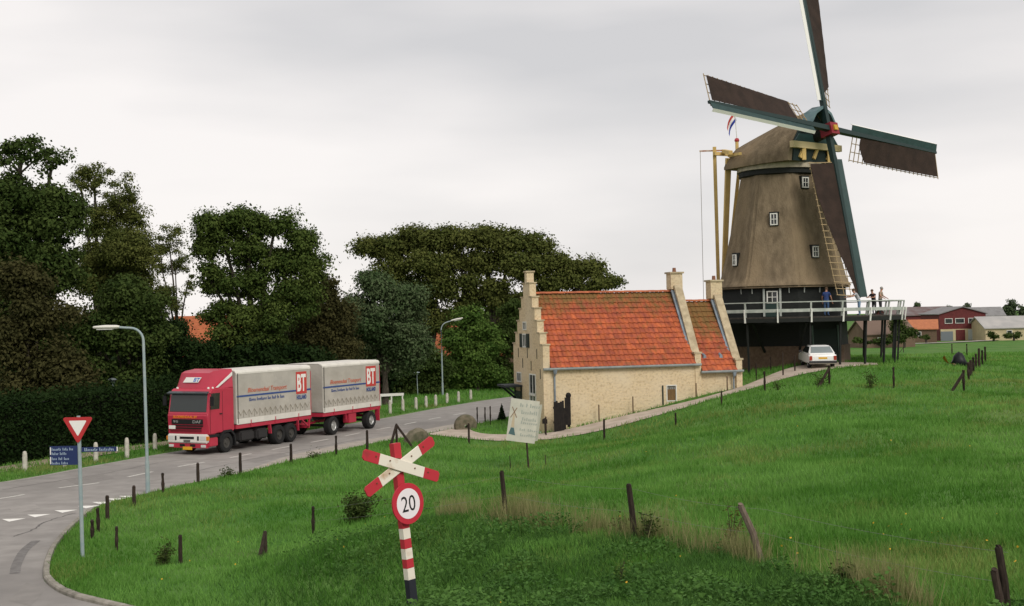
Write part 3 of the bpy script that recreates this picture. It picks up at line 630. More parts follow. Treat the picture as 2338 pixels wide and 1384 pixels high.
mill_window(0, 4.45, .72, .80, -.05, r=4.24, parent=ub)
for s in (-.58, .48):
    q = B(); a = facet(0, 3.2, 4.28, .06, s); b_ = facet(0, 5.0, 4.2, .12, s); q.beam(a, b_, .12, .1, up=(cos(ang(0)), sin(ang(0)), 0)); q.build('door_post', M_RAIL, ub)
q = B(); a = facet(0, 3.2, 4.28, .02, -.05); q.beam(facet(0, 3.18, 4.28, .03, -.05), facet(0, 4.02, 4.25, .03, -.05), .9, .05, up=(cos(ang(0)), sin(ang(0)), 0)); q.build('stage_door', mat('mill_door', (.02, .04, .035), .6), ub)
for k, sd in ((0, -1.35), (0, 1.05), (1, -1.2), (1, 0.0), (-1, .9)):      # pale brackets under the skirt
    q = B(); q.beam(facet(k, 4.70, 4.24, .05, sd), facet(k, 5.1, 4.2, .12, sd), .055, .05); q.build('skirt_bracket', M_RAIL, ub)
# lower doors
q = B(); q.beam(facet(1, -.1, 4.42, .03, .3), facet(1, 2.3, 4.25, .08, .3), 1.9, .06, up=(cos(ang(1)), sin(ang(1)), 0)); q.build('lower_door', mat('barn_door', (.012, .022, .018), .7), mill)
for s in (1.3, -.7):
    q = B(); q.beam(facet(1, -.1, 4.42, .08, s), facet(1, 2.55, 4.25, .1, s), .1, .08, up=(cos(ang(1)), sin(ang(1)), 0)); q.build('door_jamb', mat('jamb_green', (.10, .15, .13), .7), mill)
# ---- stage
DZ = 3.15; NS = 24
q = B(); vs = []; fs = []
for k in range(NS):
    a = 2 * pi * k / NS
    for r, z in ((4.2, DZ), (7.75, DZ), (7.75, DZ - .14), (4.2, DZ - .14)): vs.append((r * cos(a), r * sin(a), z))
for k in range(NS):
    for j in range(4): a, b_ = k * 4 + j, k * 4 + (j + 1) % 4; c, d = ((k + 1) % NS) * 4 + j, ((k + 1) % NS) * 4 + (j + 1) % 4; fs.append((a, c, d, b_))
q.add(vs, fs); stage = q.build('stage_deck', M_DECK, mill)
for k in range(NS):
    a = 2 * pi * k / NS; a2 = 2 * pi * (k + 1) / NS; e = lambda r, z, t=a: Vector((r * cos(t), r * sin(t), z))
    q = B(); q.beam(e(3.9, DZ - .27), e(7.72, DZ - .24), .16, .2); q.build('deck_joist', M_DECK, stage)
    q = B(); q.beam(e(7.62, DZ - .02), e(7.78, DZ + .92), .10, .09); q.build('railing_post', M_RAIL, stage)
    q = B(); q.beam(e(7.80, DZ - .34), e(7.92, DZ + .50), .10, .07, a1=.07); q.build('railing_strut', M_SWHITE, stage)
    q = B(); q.beam(e(7.78, DZ + .92), e(7.78, DZ + .92, a2), .08, .06); q.build('top_rail', M_RAIL, stage)
    q = B(); q.beam(e(7.84, DZ + .40), e(7.84, DZ + .40, a2), .04, .20); q.build('middle_rail', M_RAIL, stage)
    q = B(); q.beam(e(7.70, DZ - .2), e(7.70, DZ - .2, a2), .14, .24); q.build('rim_beam', M_TAR, stage)
    w_ = MC + e(7.3, 0); gz = Hz(w_.x, w_.y) - MC.z
    if k % 2 == 0 or cos(a) > -.2:
        q = B(); q.beam(e(7.25, gz - .3), e(7.45, DZ - .3), .11, .11); q.build('stage_post', M_TAR, stage)
        if k % 2 == 0 and cos(a) < .0: q = B(); q.beam(e(4.2, .9), e(6.4, DZ - .36), .12, .12); q.build('stage_brace', M_TAR, stage)
for k, s in ((0, 0), (1, 0)):
    pass
# ---- cap
TH = RAD(38.0); AX = Vector((sin(TH), -cos(TH), 0)); E1 = Vector((cos(TH), sin(TH), 0)); CZ = 13.32
def cp(a, l, z): return AX * a + E1 * l + Vector((0, 0, CZ + z))
st = [(-3.7, 1.25, .30, 1.55), (-3.55, 1.75, .05, 1.75), (-2.6, 2.45, -.05, 2.02), (-1.2, 3.0, -.1, 2.42), (.2, 3.2, -.1, 2.85), (1.6, 3.0, -.05, 3.25), (2.75, 2.55, 0, 3.5)]
vs = []; fs = []; sec = [(-1, 0), (-1.0, .10), (-.84, .36), (-.58, .64), (-.28, .89), (0, 1), (.28, .89), (.58, .64), (.84, .36), (1.0, .10), (1, 0)]; m_ = len(sec)
for a, w_, zb, zt in st:
    for u, v in sec: vs.append(cp(a, u * w_, zb + v * (zt - zb)))
for i in range(len(st) - 1):
    for j in range(m_): fs.append((i * m_ + j, i * m_ + (j + 1) % m_, (i + 1) * m_ + (j + 1) % m_, (i + 1) * m_ + j))
fs += [tuple(range(m_ - 1, -1, -1)), tuple(range((len(st) - 1) * m_, len(st) * m_))]
q = B(); q.add(vs, fs); cap = q.build('cap', M_THATCH, mill, smooth=True)
w_ = 2.2
q = B(); q.prism([(-w_, .0), (w_, 0), (w_ * .9, 1.4), (w_ * .62, 2.3), (0, 3.3), (-w_ * .62, 2.3), (-w_ * .9, 1.4)], AX * .12, cp(2.76, 0, 0), E1, (0, 0, 1)); fw_ = q.build('cap_front', mat('cap_boards', (.012, .026, .024), .6), cap)
q = B(); q.beam(cp(3.02, -2.5, 1.02), cp(3.02, 2.5, 1.02), .3, .42); q.build('weather_beam', mat('cream_beam', (.62, .50, .28), .7), fw_)
for s in (-1.3, 1.3): q = B(); q.beam(cp(3.02, s, .05), cp(3.02, s, .8), .3, .25); q.build('front_post', M_YEL, fw_)
q = B(); q.prism([(-2.2, 1.25), (2.2, 1.25), (1.75, 1.75), (-1.75, 1.75)], AX * .08, cp(3.0, 0, 0), E1, (0, 0, 1)); q.build('name_board', M_SGREEN, fw_)
q = B(); hood = [(-1.45, 2.25), (-.8, 3.2), (0, 3.62), (.8, 3.2), (1.45, 2.25), (1.3, 2.25), (.72, 3.05), (0, 3.45), (-.72, 3.05), (-1.3, 2.25)]
q.prism(hood, AX * .95, cp(2.76, 0, 0), E1, (0, 0, 1)); q.build('cap_hood', mat('hood_slate', (.12, .19, .20), .6, (.08, .135, .145), scale=3), fw_)
for k in range(3): q = B(); q.beam(cp(2.9, -1.6 + k * 1.4, .2), cp(2.9, -1.2 + k * 1.4, .9), .25, .2); q.build('rafter_end', M_YEL, fw_)
# tail beams
BOT = cp(-5.3, -.3, -9.8)
q = B(); q.beam(cp(-3.3, -1.55, .85), BOT, .36, .36, a1=.28, b1=.28); q.build('tail_pole', M_YEL, mill)
for s in (-1, 1):
    q = B(); q.beam(cp(-4.3, -1.85 if s < 0 else .9, 1.75), BOT + AX * -.1 + E1 * s * .25, .24, .24); q.build('tail_brace', M_YEL, mill)
    q = B(); q.beam(cp(-.6, s * 3.35, .75), cp(-3.2, s * 1.6, 1.0), .18, .18); q.build('side_brace', M_YEL, mill)
q = B(); q.beam(cp(-4.2, -2.0, 1.25), cp(-3.5, 1.5, 1.25), .24, .24); q.build('cross_beam', M_YEL, mill)
q = B(); q.beam(cp(-1.9, -2.85, 1.0), cp(-4.05, -1.2, 1.45), .26, .26); q.build('outrigger_beam', M_YEL, mill)
q = B(); q.beam(cp(-3.95, -1.2, 1.5), cp(-5.4, -2.2, 1.55), .10, .10); ro = q.build('rope_boom', mat('boom', (.40, .16, .08), .7, (.6, .5, .4), scale=3), mill)
q = B(); q.cyl(cp(-5.35, -2.17, 1.5), cp(-5.35, -2.17, -9.9), .018, n=5); q.build('hanging_rope', mat('rope', (.3, .27, .22), .9), mill)
q = B(); q.cyl(cp(-3.7, -.2, 1.0), cp(-3.7, -.2, 2.15), .12, n=8); po = q.build('tail_post', M_YEL, mill)
q = B(); q.lathe([(.02, -.16), (.15, -.1), (.18, 0), (.12, .12), (.02, .16)], cp(-3.7, -.2, 2.25), 10); q.build('red_finial', mat('finial_red', (.45, .05, .06), .5), mill)
# ---- sails
TI = RAD(14.0); N3 = AX * cos(TI) + Vector((0, 0, sin(TI))); E2 = N3.cross(E1); HUB = cp(4.15, 0, 1.95); RS = 11.35; FI = RAD(4.3)
q = B(); q.cyl(HUB - N3 * 2.6, HUB - N3 * .45, .42, .40, 12); q.build('wind_shaft', M_TAR, mill)
q = B(); q.beam(HUB - N3 * .5, HUB + N3 * .42, .78, .78, up=E2); hub = q.build('hub', M_RED, mill)
q = B(); q.beam(HUB + N3 * .42, HUB + N3 * .54, .34, .34, up=E2); q.build('hub_boss', mat('boss_yellow', (.55, .32, .04), .5), hub)
S0 = E1 * cos(FI) - E2 * sin(FI); D0 = -E2 * cos(FI) - E1 * sin(FI)
sails = [('right', S0, D0, .14), ('lower', D0, -S0, -.14), ('left', -S0, -D0, .14), ('upper', -D0, S0, -.14)]
for nm, dS, lS, off in sails:
    o0 = HUB + N3 * off
    q = B(); q.beam(o0 + dS * .2, o0 + dS * RS, .34, .34, up=N3, a1=.17, b1=.17); sail = q.build('sail', mat('stock_dark', (.012, .030, .028), .5), mill)
    sail['label'] = {'right': 'sail pointing right, its lattice hanging below', 'lower': 'sail pointing down to the stage, lattice partly bare', 'left': 'sail pointing left over the thatched cap', 'upper': 'sail pointing up out of view'}[nm]
    tw = lambda r: RAD(24 - 19 * (r - 2.0) / 9.2)
    wd = lambda r: 1.70 + .15 * (r / RS)
    def at(r, u, e=0.0):
        t = tw(r); ld = lS * cos(t) - N3 * sin(t); nd = N3 * cos(t) + lS * sin(t); return o0 + dS * r + ld * u + nd * e
    nb = 22
    for i in range(nb):
        r = 2.2 + (RS - .12 - 2.2) * i / (nb - 1); q = B(); q.beam(at(r, -.25), at(r, wd(r) + .10), .05, .035, up=N3); q.build('lattice_bar', M_LATT, sail)
    for fr in (.36, .68, 1.0):
        q = B(); q.tube([at(2.2 + (RS - .12 - 2.2) * i / 10, fr * wd(2.2 + (RS - .12 - 2.2) * i / 10), -.02) for i in range(11)], .028, 4); q.build('lattice_lath', M_LATT, sail)
    # leading board (green) with white front edge
    q = B(); vs = []; q2 = B(); vs2 = []
    for i in range(2):
        r = 2.0 if i == 0 else RS - .05; b0 = o0 + dS * r; bd = (-lS * cos(RAD(24)) + N3 * sin(RAD(24))); bn = (N3 * cos(RAD(24)) + lS * sin(RAD(24)))
        for u, e in ((.10, .05), (.58, .02), (.58, -.02), (.10, -.02)): vs.append(b0 + bd * u + bn * e)
        for u, e in ((.586, .03), (.665, -.17), (.63, -.19), (.575, -.03)): vs2.append(b0 + bd * u + bn * e)
    F6 = [(3, 2, 1, 0), (4, 5, 6, 7), (0, 1, 5, 4), (1, 2, 6, 5), (2, 3, 7, 6), (3, 0, 4, 7)]
    q.add(vs, F6); q.build('leading_board', M_SGREEN, sail); q2.add(vs2, F6); q2.build('white_edge', M_SWHITE, sail)
    # sailcloth
    nr_, nu = 26, 7; vs = []; r0 = {'right': 2.9, 'lower': 2.3, 'left': 3.3, 'upper': 3.0}[nm]
    for i in range(nr_):
        r = r0 + (RS - .25 - r0) * i / (nr_ - 1)
        umax = wd(r) - .03
        if nm == 'lower': umax = float(np.interp(r, [4.5, 6.5, 8.5, 10.6], [1.75, 1.45, 1.0, .35]))
        if nm in ('right', 'upper', 'left'): umax = min(umax, wd(r) * (.45 + (r - r0) * .9)) if nm != 'left' else umax
        for j in range(nu):
            u = .12 + (umax - .12) * j / (nu - 1); vs.append(at(r, u, .085 - .02 * sin(pi * j / (nu - 1)) + .008 * sin(i * 1.7 + j)))
    fs = [(i * nu + j, i * nu + j + 1, (i + 1) * nu + j + 1, (i + 1) * nu + j) for i in range(nr_ - 1) for j in range(nu - 1)]
    n_ = len(vs); fs2 = [tuple(x + n_ for x in f[::-1]) for f in fs]
    rim = [i * nu for i in range(nr_)] + [(nr_ - 1) * nu + j for j in range(1, nu)] + [i * nu + nu - 1 for i in range(nr_ - 2, -1, -1)] + [j for j in range(nu - 2, 0, -1)]
    side_ = [(rim[k], rim[(k + 1) % len(rim)], rim[(k + 1) % len(rim)] + n_, rim[k] + n_) for k in range(len(rim))]
    q = B(); q.add(vs + [v + N3 * .012 for v in vs], fs + fs2 + side_); q.build('sailcloth', M_CLOTH, sail, smooth=True)
# ---- flag behind the cap
fl0 = MC + cp(-3.7, -.2, 2.3)
flag = thing('flag', 'small red white and blue flag hanging behind the left sail', 'flag', fl0)
q = B(); q.cyl((0, 0, 0), (-.1, 0, 2.0), .03, .025, 6); q.build('flagpole', M_WHITE, flag)
for k, cname, cc in ((0, 'flag_red', (.5, .06, .05)), (1, 'flag_white', (.8, .78, .76)), (2, 'flag_blue', (.02, .04, .30))):
    q = B(); vs = []
    for i in range(9):
        t = i / 8; x = -.12 - .55 * t ** .9; z = 1.95 - .95 * t
        for j in (0, 1): jj = (k + j) * .2; vs.append((x - .02 + jj * .25 + .04 * sin(7 * t), .06 * sin(9 * t + jj * 3), z - jj - .12 * t * t + (.1 * sin(4 * t))))
    q.add(vs + [(a, b_ + .01, c) for a, b_, c in vs], [(2 * i, 2 * i + 2, 2 * i + 3, 2 * i + 1) for i in range(8)] + [(18 + 2 * i, 18 + 2 * i + 1, 18 + 2 * i + 3, 18 + 2 * i + 2) for i in range(8)])
    q.build('flag_stripe', mat(cname, cc, .8), flag, smooth=True)
# ================================================================ LORRY, TRAILER, CAR
M_TRED = mat('lorry_red', (.47, .032, .065), .35, (.42, .03, .058), scale=1.5, spec=.5); M_TARP = mat('tarpaulin', (.47, .44, .39), .75, (.41, .385, .345), scale=1.2, detail=6, bump=.05, bscale=1.6, spec=.2, col3=(.36, .33, .28), scale3=.7, lo3=.5, hi3=.85)
M_TARPT = mat('tarpaulin_top', (.70, .67, .61), .75, (.62, .59, .54), scale=2); M_BLK = mat('black_plastic', (.012, .012, .013), .6); M_TYRE = mat('tyre', (.016, .016, .016), .85)
M_RIM = mat('silver_rim', (.55, .55, .54), .4, metal=.6); M_RIMD = mat('dark_rim', (.06, .056, .05), .7); M_BLUE = mat('print_blue', (.035, .075, .24), .6); M_PRED = mat('print_red', (.52, .055, .045), .6)  # lorry rim colour is darkened to hold the shadow around its wheels
M_WHT = mat('print_white', (.80, .78, .74), .6); M_ORG = mat('orange_lettering', (.75, .24, .02), .5); M_PLATE = mat('yellow_plate', (.72, .40, .03), .5); M_LAMP = mat('headlamp', (.62, .62, .6), .15, spec=.7); M_AMB = mat('amber_lens', (.62, .22, .03), .3)
M_FRAME = mat('chassis', (.03, .028, .028), .8); M_DGLASS = mat('windscreen', (.018, .024, .022), .06, spec=.7)
def bbox(o): v = np.array([x.co[:] for x in o.data.vertices]); return v.min(0), v.max(0)
def text_fit(s, W, Hh, m, parent, M, **k):
    o = text(s, 1.0, m, parent, Matrix.Identity(4), **k); a, b = bbox(o); sx = W / (b[0] - a[0]); sy = Hh / (b[1] - a[1])
    for v in o.data.vertices: v.co = ((v.co.x - (a[0] + b[0]) / 2) * sx, (v.co.y - (a[1] + b[1]) / 2) * sy, v.co.z)
    o.matrix_local = M; return o
def wheel(parent, x, y, r, wd, rim, side):
    q = B(); q.M = Matrix.Translation((x, y, r)) @ Matrix.Rotation(-pi / 2, 4, 'X')
    q.lathe([(r * .55, -wd / 2), (r * .9, -wd / 2), (r, -wd * .36), (r, wd * .36), (r * .9, wd / 2), (r * .55, wd / 2), (r * .52, wd * .2)], n=24, cap=True); w_ = q.build('wheel', M_TYRE, parent, smooth=True)
    q = B(); q.M = Matrix.Translation((x, y, r)) @ Matrix.Rotation(-pi / 2 * (1 if side > 0 else -1), 4, 'X')
    q.lathe([(.001, wd * .40), (r * .16, wd * .40), (r * .2, wd * .28), (r * .5, wd * .30), (r * .6, wd * .505), (r * .56, wd * .1), (.001, wd * .05)], n=20, cap=False); q.build('rim', rim, w_, smooth=True)
    return w_
LSIDE = lambda x, z, y=1.262: frame((x, y, z), (-1, 0, 0), (0, 0, 1))
def tarp_body(parent, x0, x1, lo_col=True):
    L = x0 - x1; c = (x0 + x1) / 2
    q = B(); q.prism([(-1.25, 1.32), (1.25, 1.32), (1.25, 3.86), (1.19, 3.97), (1.0, 4.02), (-1.0, 4.02), (-1.19, 3.97), (-1.25, 3.86)], (L, 0, 0), (x1, 0, 0), (0, 1, 0), (0, 0, 1)); bd = q.build('tarpaulin_body', M_TARP, parent, bevel=.02, seg=1, angle=60)
    q = B(); q.prism([(-1.24, 3.885), (-1.2, 3.985), (-1.0, 4.03), (1.0, 4.03), (1.2, 3.985), (1.262, 3.885), (1.262, 3.80), (1.256, 3.80), (1.256, 3.87), (0.98, 4.022), (-.98, 4.022)], (L + .03, 0, 0), (x1 - .015, 0, 0), (0, 1, 0), (0, 0, 1)); q.build('tarpaulin_roof', M_TARPT, parent)
    q = B(); q.box((c, 0, 1.19), (L, 2.46, .2)); q.build('side_rail', M_TRED, parent)
    for s in (1, -1):
        q = B(); q.box((c, s * 1.262, 1.44), (L - .05, .012, .28)); q.build('lower_flap', M_TARPT, bd)
        n = max(6, int(L / .46)); b_ = B()
        for k in range(n):
            xa = x0 - .12 - (L - .24) * k / n; xb = xa - (L - .24) / n
            for pa, pb in (((xa, 1.62), (xa, 2.02)), ((xa, 2.02), ((xa + xb) / 2, 1.74)), (((xa + xb) / 2, 1.74), (xb, 2.0))): b_.tube([(pa[0], s * 1.268, pa[1]), (pb[0], s * 1.268, pb[1])], .013, 4)
        tag(b_.build('lashing_rope', mat('lashing', (.30, .27, .22), .9), bd), kind='stuff')
        for k in range(3): q = B(); q.box((x0 - L * (.18 + .32 * k), s * 1.25, 1.32), (.06, .06, .3)); q.build('stanchion', M_TRED, parent)
        q = B(); q.box((x0 - .14, s * 1.262, 2.6), (.05, .02, 2.5)); q.build('corner_strap', mat('strap', (.09, .085, .075), .8), bd)
    q = B(); q.box((x1 - .02, 0, 2.4), (.06, 2.5, 2.6)); q.build('tail_frame', M_TRED, parent)
    q = B(); q.box((x1 - .055, 0, 2.45), (.02, 2.2, 2.3)); q.build('tail_curtain', M_TARP, parent)
    return bd
def livery(parent, x0, L, tx0, tx1, lx0, lx1):
    for s in (1,):
        q = B(); q.box((x0 - lx0 / 2 - .02, 1.262, 2.70), (lx0 - .06, .012, .085)); q.build('blue_stripe', M_BLUE, parent)
        q = B(); q.box((x0 - (lx1 + L) / 2, 1.262, 2.70), (L - lx1, .012, .085)); q.build('blue_stripe', M_BLUE, parent)
        c = (lx0 + lx1) / 2
        q = B(); q.box((x0 - c, 1.264, 3.10), (lx1 - lx0, .012, 1.18)); q.build('logo_panel', M_PRED, parent)
        text_fit('BT', (lx1 - lx0) * .82, .92, M_WHT, parent, LSIDE(x0 - c, 3.10, 1.274), bold=.03)
        text_fit('HOLLAND', (lx1 - lx0) * .92, .24, M_BLUE, parent, LSIDE(x0 - c, 2.33, 1.265), bold=.03)
        text_fit('Bloemendaal Transport', tx1 - tx0, .30, mat('print_orange', (.55, .12, .06), .6), parent, LSIDE(x0 - (tx0 + tx1) / 2, 2.93, 1.265), shear=.25, bold=.0)
        strokes((6, 9, 3, 4, 2, 4), .17, -(tx1 - tx0) / 2 + .1, M_BLUE, parent, LSIDE(x0 - (tx0 + tx1) / 2, 2.41, 1.262), seed=4, dx=(tx1 - tx0) / 36)
TROT = math.atan2(-.905, -.428); TO = Vector((-14.99, 63.93, 0.0))
lorry = thing('lorry', 'red cab-over lorry with grey tarpaulin body driving along the road', 'lorry', TO, TROT)
bd = tarp_body(lorry, 0.0, -6.5); livery(bd, 0, 6.5, .95, 4.3, 5.15, 6.12)
# cab
q = B(); q.prism([(.14, 1.02), (1.5, 1.02), (1.62, .98), (2.17, .98), (2.22, 1.95), (2.16, 2.02), (1.98, 3.04), (1.80, 3.20), (.14, 3.22)], (0, 2.46, 0), (0, -1.23, 0), (1, 0, 0), (0, 0, 1)); cab = q.build('cab', M_TRED, lorry, bevel=.09, seg=3, angle=25, smooth=True)
sl = Vector((1.98 - 2.16, 0, 3.04 - 2.02)).normalized(); nf = Vector((sl.z, 0, -sl.x)); wc = Vector((2.07, 0, 2.53)) + nf * .012
q = B(); q.M = Matrix(((0, sl.x, nf.x, wc.x), (1, 0, 0, 0), (0, sl.z, nf.z, wc.z), (0, 0, 0, 1))); q.prism([(-1.12, -.44), (1.12, -.44), (1.10, .42), (-1.10, .42)], (0, 0, .02), (0, 0, -.01), (1, 0, 0), (0, 1, 0)); ws_ = q.build('windscreen', M_DGLASS, cab)
q = B(); q.beam((2.14, -1.2, 3.02), (2.14, 1.2, 3.02), .22, .07, up=(.35, 0, 1)); q.build('sun_visor', mat('visor', (.06, .075, .085), .2), cab)
for s in (-1, 1):
    q = B(); q.prism([(1.30, 2.2), (1.98, 2.2), (1.86, 2.98), (1.24, 2.98)], (0, .02 * s, 0), (0, s * 1.225, 0), (1, 0, 0), (0, 0, 1)); sw = q.build('side_window', M_DGLASS, cab)
    q = B(); q.box((1.05, s * 1.233, 2.05), (.012, .012, 2.0)); q.build('door_seam', M_BLK, cab); q = B(); q.box((2.0, s * 1.233, 1.7), (.012, .012, 1.3)); q.build('door_seam', M_BLK, cab)
    q = B(); q.box((1.2, s * 1.25, 1.95), (.16, .04, .05)); q.build('door_handle', M_BLK, cab)
    q = B(); q.tube([(2.0, s * 1.22, 3.0), (2.12, s * 1.42, 2.95), (2.12, s * 1.45, 2.5)], .018, 6); q.box((2.12, s * 1.45, 2.62), (.06, .2, .46)); q.build('mirror', M_BLK, cab)
    q = B(); q.box((1.78, s * 1.1, .62), (.72, .26, .44)); q.build('entry_step', M_TRED, cab, bevel=.04)
    q = B(); q.box((1.7, s * 1.1, .91), (.8, .22, .14)); q.build('step_well', M_BLK, cab)
    q = B(); q.prism([(.02, .3), (.1, .85), (.4, 1.12), (1.0, 1.12), (1.3, .85), (1.36, .55), (1.24, .55), (1.15, .8), (.95, 1.0), (.45, 1.0), (.2, .8), (.12, .3)], (0, s * .34, 0), (0, s * .92, 0), (1, 0, 0), (0, 0, 1)); q.build('mudguard', M_BLK, cab)
    q = B(); q.box((2.24, s * .98, .82), (.06, .34, .2)); q.build('headlight', M_LAMP, cab); q = B(); q.box((2.19, s * 1.2, .82), (.12, .14, .19)); q.build('indicator', M_AMB, cab)
    q = B(); q.box((2.245, s * .98, .45), (.05, .26, .12)); q.build('fog_light', M_LAMP, cab)
    q = B(); q.box((2.27, s * .68, .82), (.02, .09, .2)); q.build('bumper_vent', M_BLK, cab)
    for xx in (1.55, 1.75): q = B(); q.lathe([(.06, 0), (.055, .06), (.02, .09)], (xx, s * (.95 if xx > 1.6 else 1.05), 3.19), 8); q.build('marker_lamp', mat('marker', (.75, .72, .66), .3), cab)
# grille
q = B(); q.box((2.215, 0, 1.62), (.03, 1.9, .24)); q.build('grille_panel', M_BLK, cab); dk = mat('grille_maroon', (.16, .012, .02), .5)
for k in range(3): q = B(); q.box((2.215, -.1 if k else 0, 1.42 - k * .12), (.03, 1.9, .06)); q.build('grille_slot', M_BLK if k < 2 else dk, cab)
FR = lambda y, z, x=2.235: frame((x, y, z), (0, 1, 0), (0, 0, 1))
text_fit('BLOEMENDAAL BV', 1.45, .13, M_ORG, cab, FR(-.12, 1.85, 2.222), bold=.02); text_fit('DAF', .5, .14, mat('badge', (.35, .35, .34), .4), cab, FR(.6, 1.62)); text_fit('95', .3, .11, mat('badge', (.35, .35, .34), .4), cab, FR(-.7, 1.62))
q = B(); q.box((2.225, -.92, 1.34), (.03, .4, .17)); q.build('sticker', M_WHT, cab)
q = B(); q.box((2.16, 0, .80), (.2, 2.42, .44)); bu = q.build('bumper', mat('bumper_white', (.74, .72, .67), .5), cab, bevel=.05)
q = B(); q.box((2.265, 0, .84), (.02, .86, .11)); q.build('bumper_intake', M_BLK, bu); q = B(); q.box((2.265, 0, .68), (.02, .4, .12)); q.build('bumper_panel', mat('bumper_grey', (.12, .12, .11), .6), bu)
q = B(); q.box((2.12, 0, .46), (.2, 2.3, .22)); q.build('valance', M_TRED, cab)
for s in (-.32, .32): q = B(); q.box((2.225, s, .47), (.02, .3, .12)); q.build('valance_slot', M_BLK, cab)
q = B(); q.box((2.235, 0, .33), (.02, .56, .15)); q.build('number_plate', M_PLATE, cab)
# roof deflector
q = B(); st_ = [(1.72, 1.06, .98, 3.20, 3.22), (1.55, 1.06, .86, 3.2, 3.95), (1.25, 1.1, .9, 3.2, 4.04), (.2, 1.22, 1.16, 3.2, 4.10)]; vs = []
for x, wb, wt, zb, zt in st_: vs += [(x, -wb, zb), (x, -wt, zt), (x, wt, zt), (x, wb, zb)]
fs = [(k * 4 + j, k * 4 + (j + 1) % 4, k * 4 + 4 + (j + 1) % 4, k * 4 + 4 + j) for k in range(3) for j in range(4)] + [(0, 1, 2, 3), (15, 14, 13, 12)]
q.add(vs, fs); dfl = q.build('roof_deflector', M_TRED, lorry, bevel=.05, seg=2, angle=25, smooth=True)
n_ = Vector((.73, 0, .17)).normalized(); e_ = Vector((-.17, 0, .73)).normalized(); Md = frame((1.665, -.02, 3.62), (0, 1, 0), e_)
q = B(); q.M = Md; q.prism([(-.62, -.13), (.32, -.13), (.5, .13), (-.45, .13)], (0, 0, .012), (0, 0, .012), (1, 0, 0), (0, 1, 0)); q.build('logo_flash', M_WHT, dfl)
text_fit('BT', .42, .2, mat('print_lightblue', (.10, .2, .5), .6), dfl, Md @ Matrix.Translation((.22, 0, .028)), shear=.3, bold=.03)
for s in (-1, 1): q = B(); q.prism([(1.52, 3.24), (1.34, 3.24), (.22, 3.78), (.22, 3.96)], (0, .02 * s, 0), (0, s * 1.195, 0), (1, 0, 0), (0, 0, 1)); q.M = None; q.build('white_flash', M_WHT, dfl)
# chassis
for s in (-.42, .42): q = B(); q.box((-2.4, s, .95), (8.6, .1, .26)); q.build('chassis_rail', M_FRAME, lorry)
for x, rim, dual in ((.75, M_RIMD, 0), (-3.55, M_RIMD, 1), (-4.62, M_RIMD, 1)):
    for s in (-1, 1): wheel(lorry, x, s * 1.06, .50, .34 if not dual else .5, rim, s)
for x0, x1, y in ((-.35, -1.5, 1.02), (-1.7, -2.6, 1.05)):
    q = B(); q.box(((x0 + x1) / 2, y, .68), (x0 - x1, .42, .52)); q.build('fuel_tank', M_FRAME, lorry, bevel=.08); q = B(); q.box(((x0 + x1) / 2, -y, .68), (x0 - x1, .42, .52)); q.build('tool_box', M_FRAME, lorry, bevel=.05)
for s in (-1, 1):
    q = B(); q.beam((-2.78, s * 1.2, 1.1), (-2.85, s * 1.2, .62), .18, .06); q.build('mudguard_bracket', M_TRED, lorry); q = B(); q.beam((-5.3, s * 1.2, 1.1), (-5.35, s * 1.2, .55), .12, .06); q.build('mudguard_bracket', M_TRED, lorry)
    q = B(); q.beam((-5.7, s * 1.2, 1.1), (-6.25, s * 1.2, .72), .08, .06); q.beam((-6.4, s * 1.2, 1.1), (-6.35, s * 1.2, .70), .1, .06); q.build('rear_bracket', M_TRED, lorry)
q = B(); q.box((-6.45, 0, .66), (.1, 2.3, .14)); q.build('rear_bumper', M_TRED, lorry)
# trailer
trailer = thing('trailer', 'grey tarpaulin drawbar trailer with red chassis coupled behind the lorry', 'trailer', TO, TROT)
bt = tarp_body(trailer, -7.68, -13.7); livery(bt, -7.68, 6.02, .75, 3.95, 4.5, 5.6)
for s in (-.45, .45): q = B(); q.box((-10.6, s, .98), (6.1, .1, .22)); q.build('chassis_rail', M_FRAME, trailer)
q = B(); q.beam((-8.2, .35, .75), (-6.55, 0, .68), .12, .12); q.beam((-8.2, -.35, .75), (-6.55, 0, .68), .12, .12); q.build('drawbar', M_TRED, trailer)
for x in (-8.75, -12.75):
    for s in (-1, 1): wheel(trailer, x, s * 1.05, .52, .42, M_RIM, s)
    q = B(); q.box((x, 0, .52), (.14, 2.0, .14)); q.build('axle', M_FRAME, trailer)
for s in (-1, 1):
    q = B(); q.box((-10.75, s * 1.0, .80), (.8, .42, .55)); q.build('side_locker', M_TRED, trailer, bevel=.03); q = B(); q.beam((-10.0, s * 1.2, 1.1), (-10.1, s * 1.2, .62), .1, .05); q.build('mudguard_bracket', M_TRED, trailer)
    q = B(); q.box((-13.55, s * 1.15, .78), (.06, .3, .72)); q.build('mud_flap', M_TRED, trailer)
q = B(); q.box((-13.66, 0, .7), (.1, 2.35, .16)); q.build('rear_bumper', M_TRED, trailer)
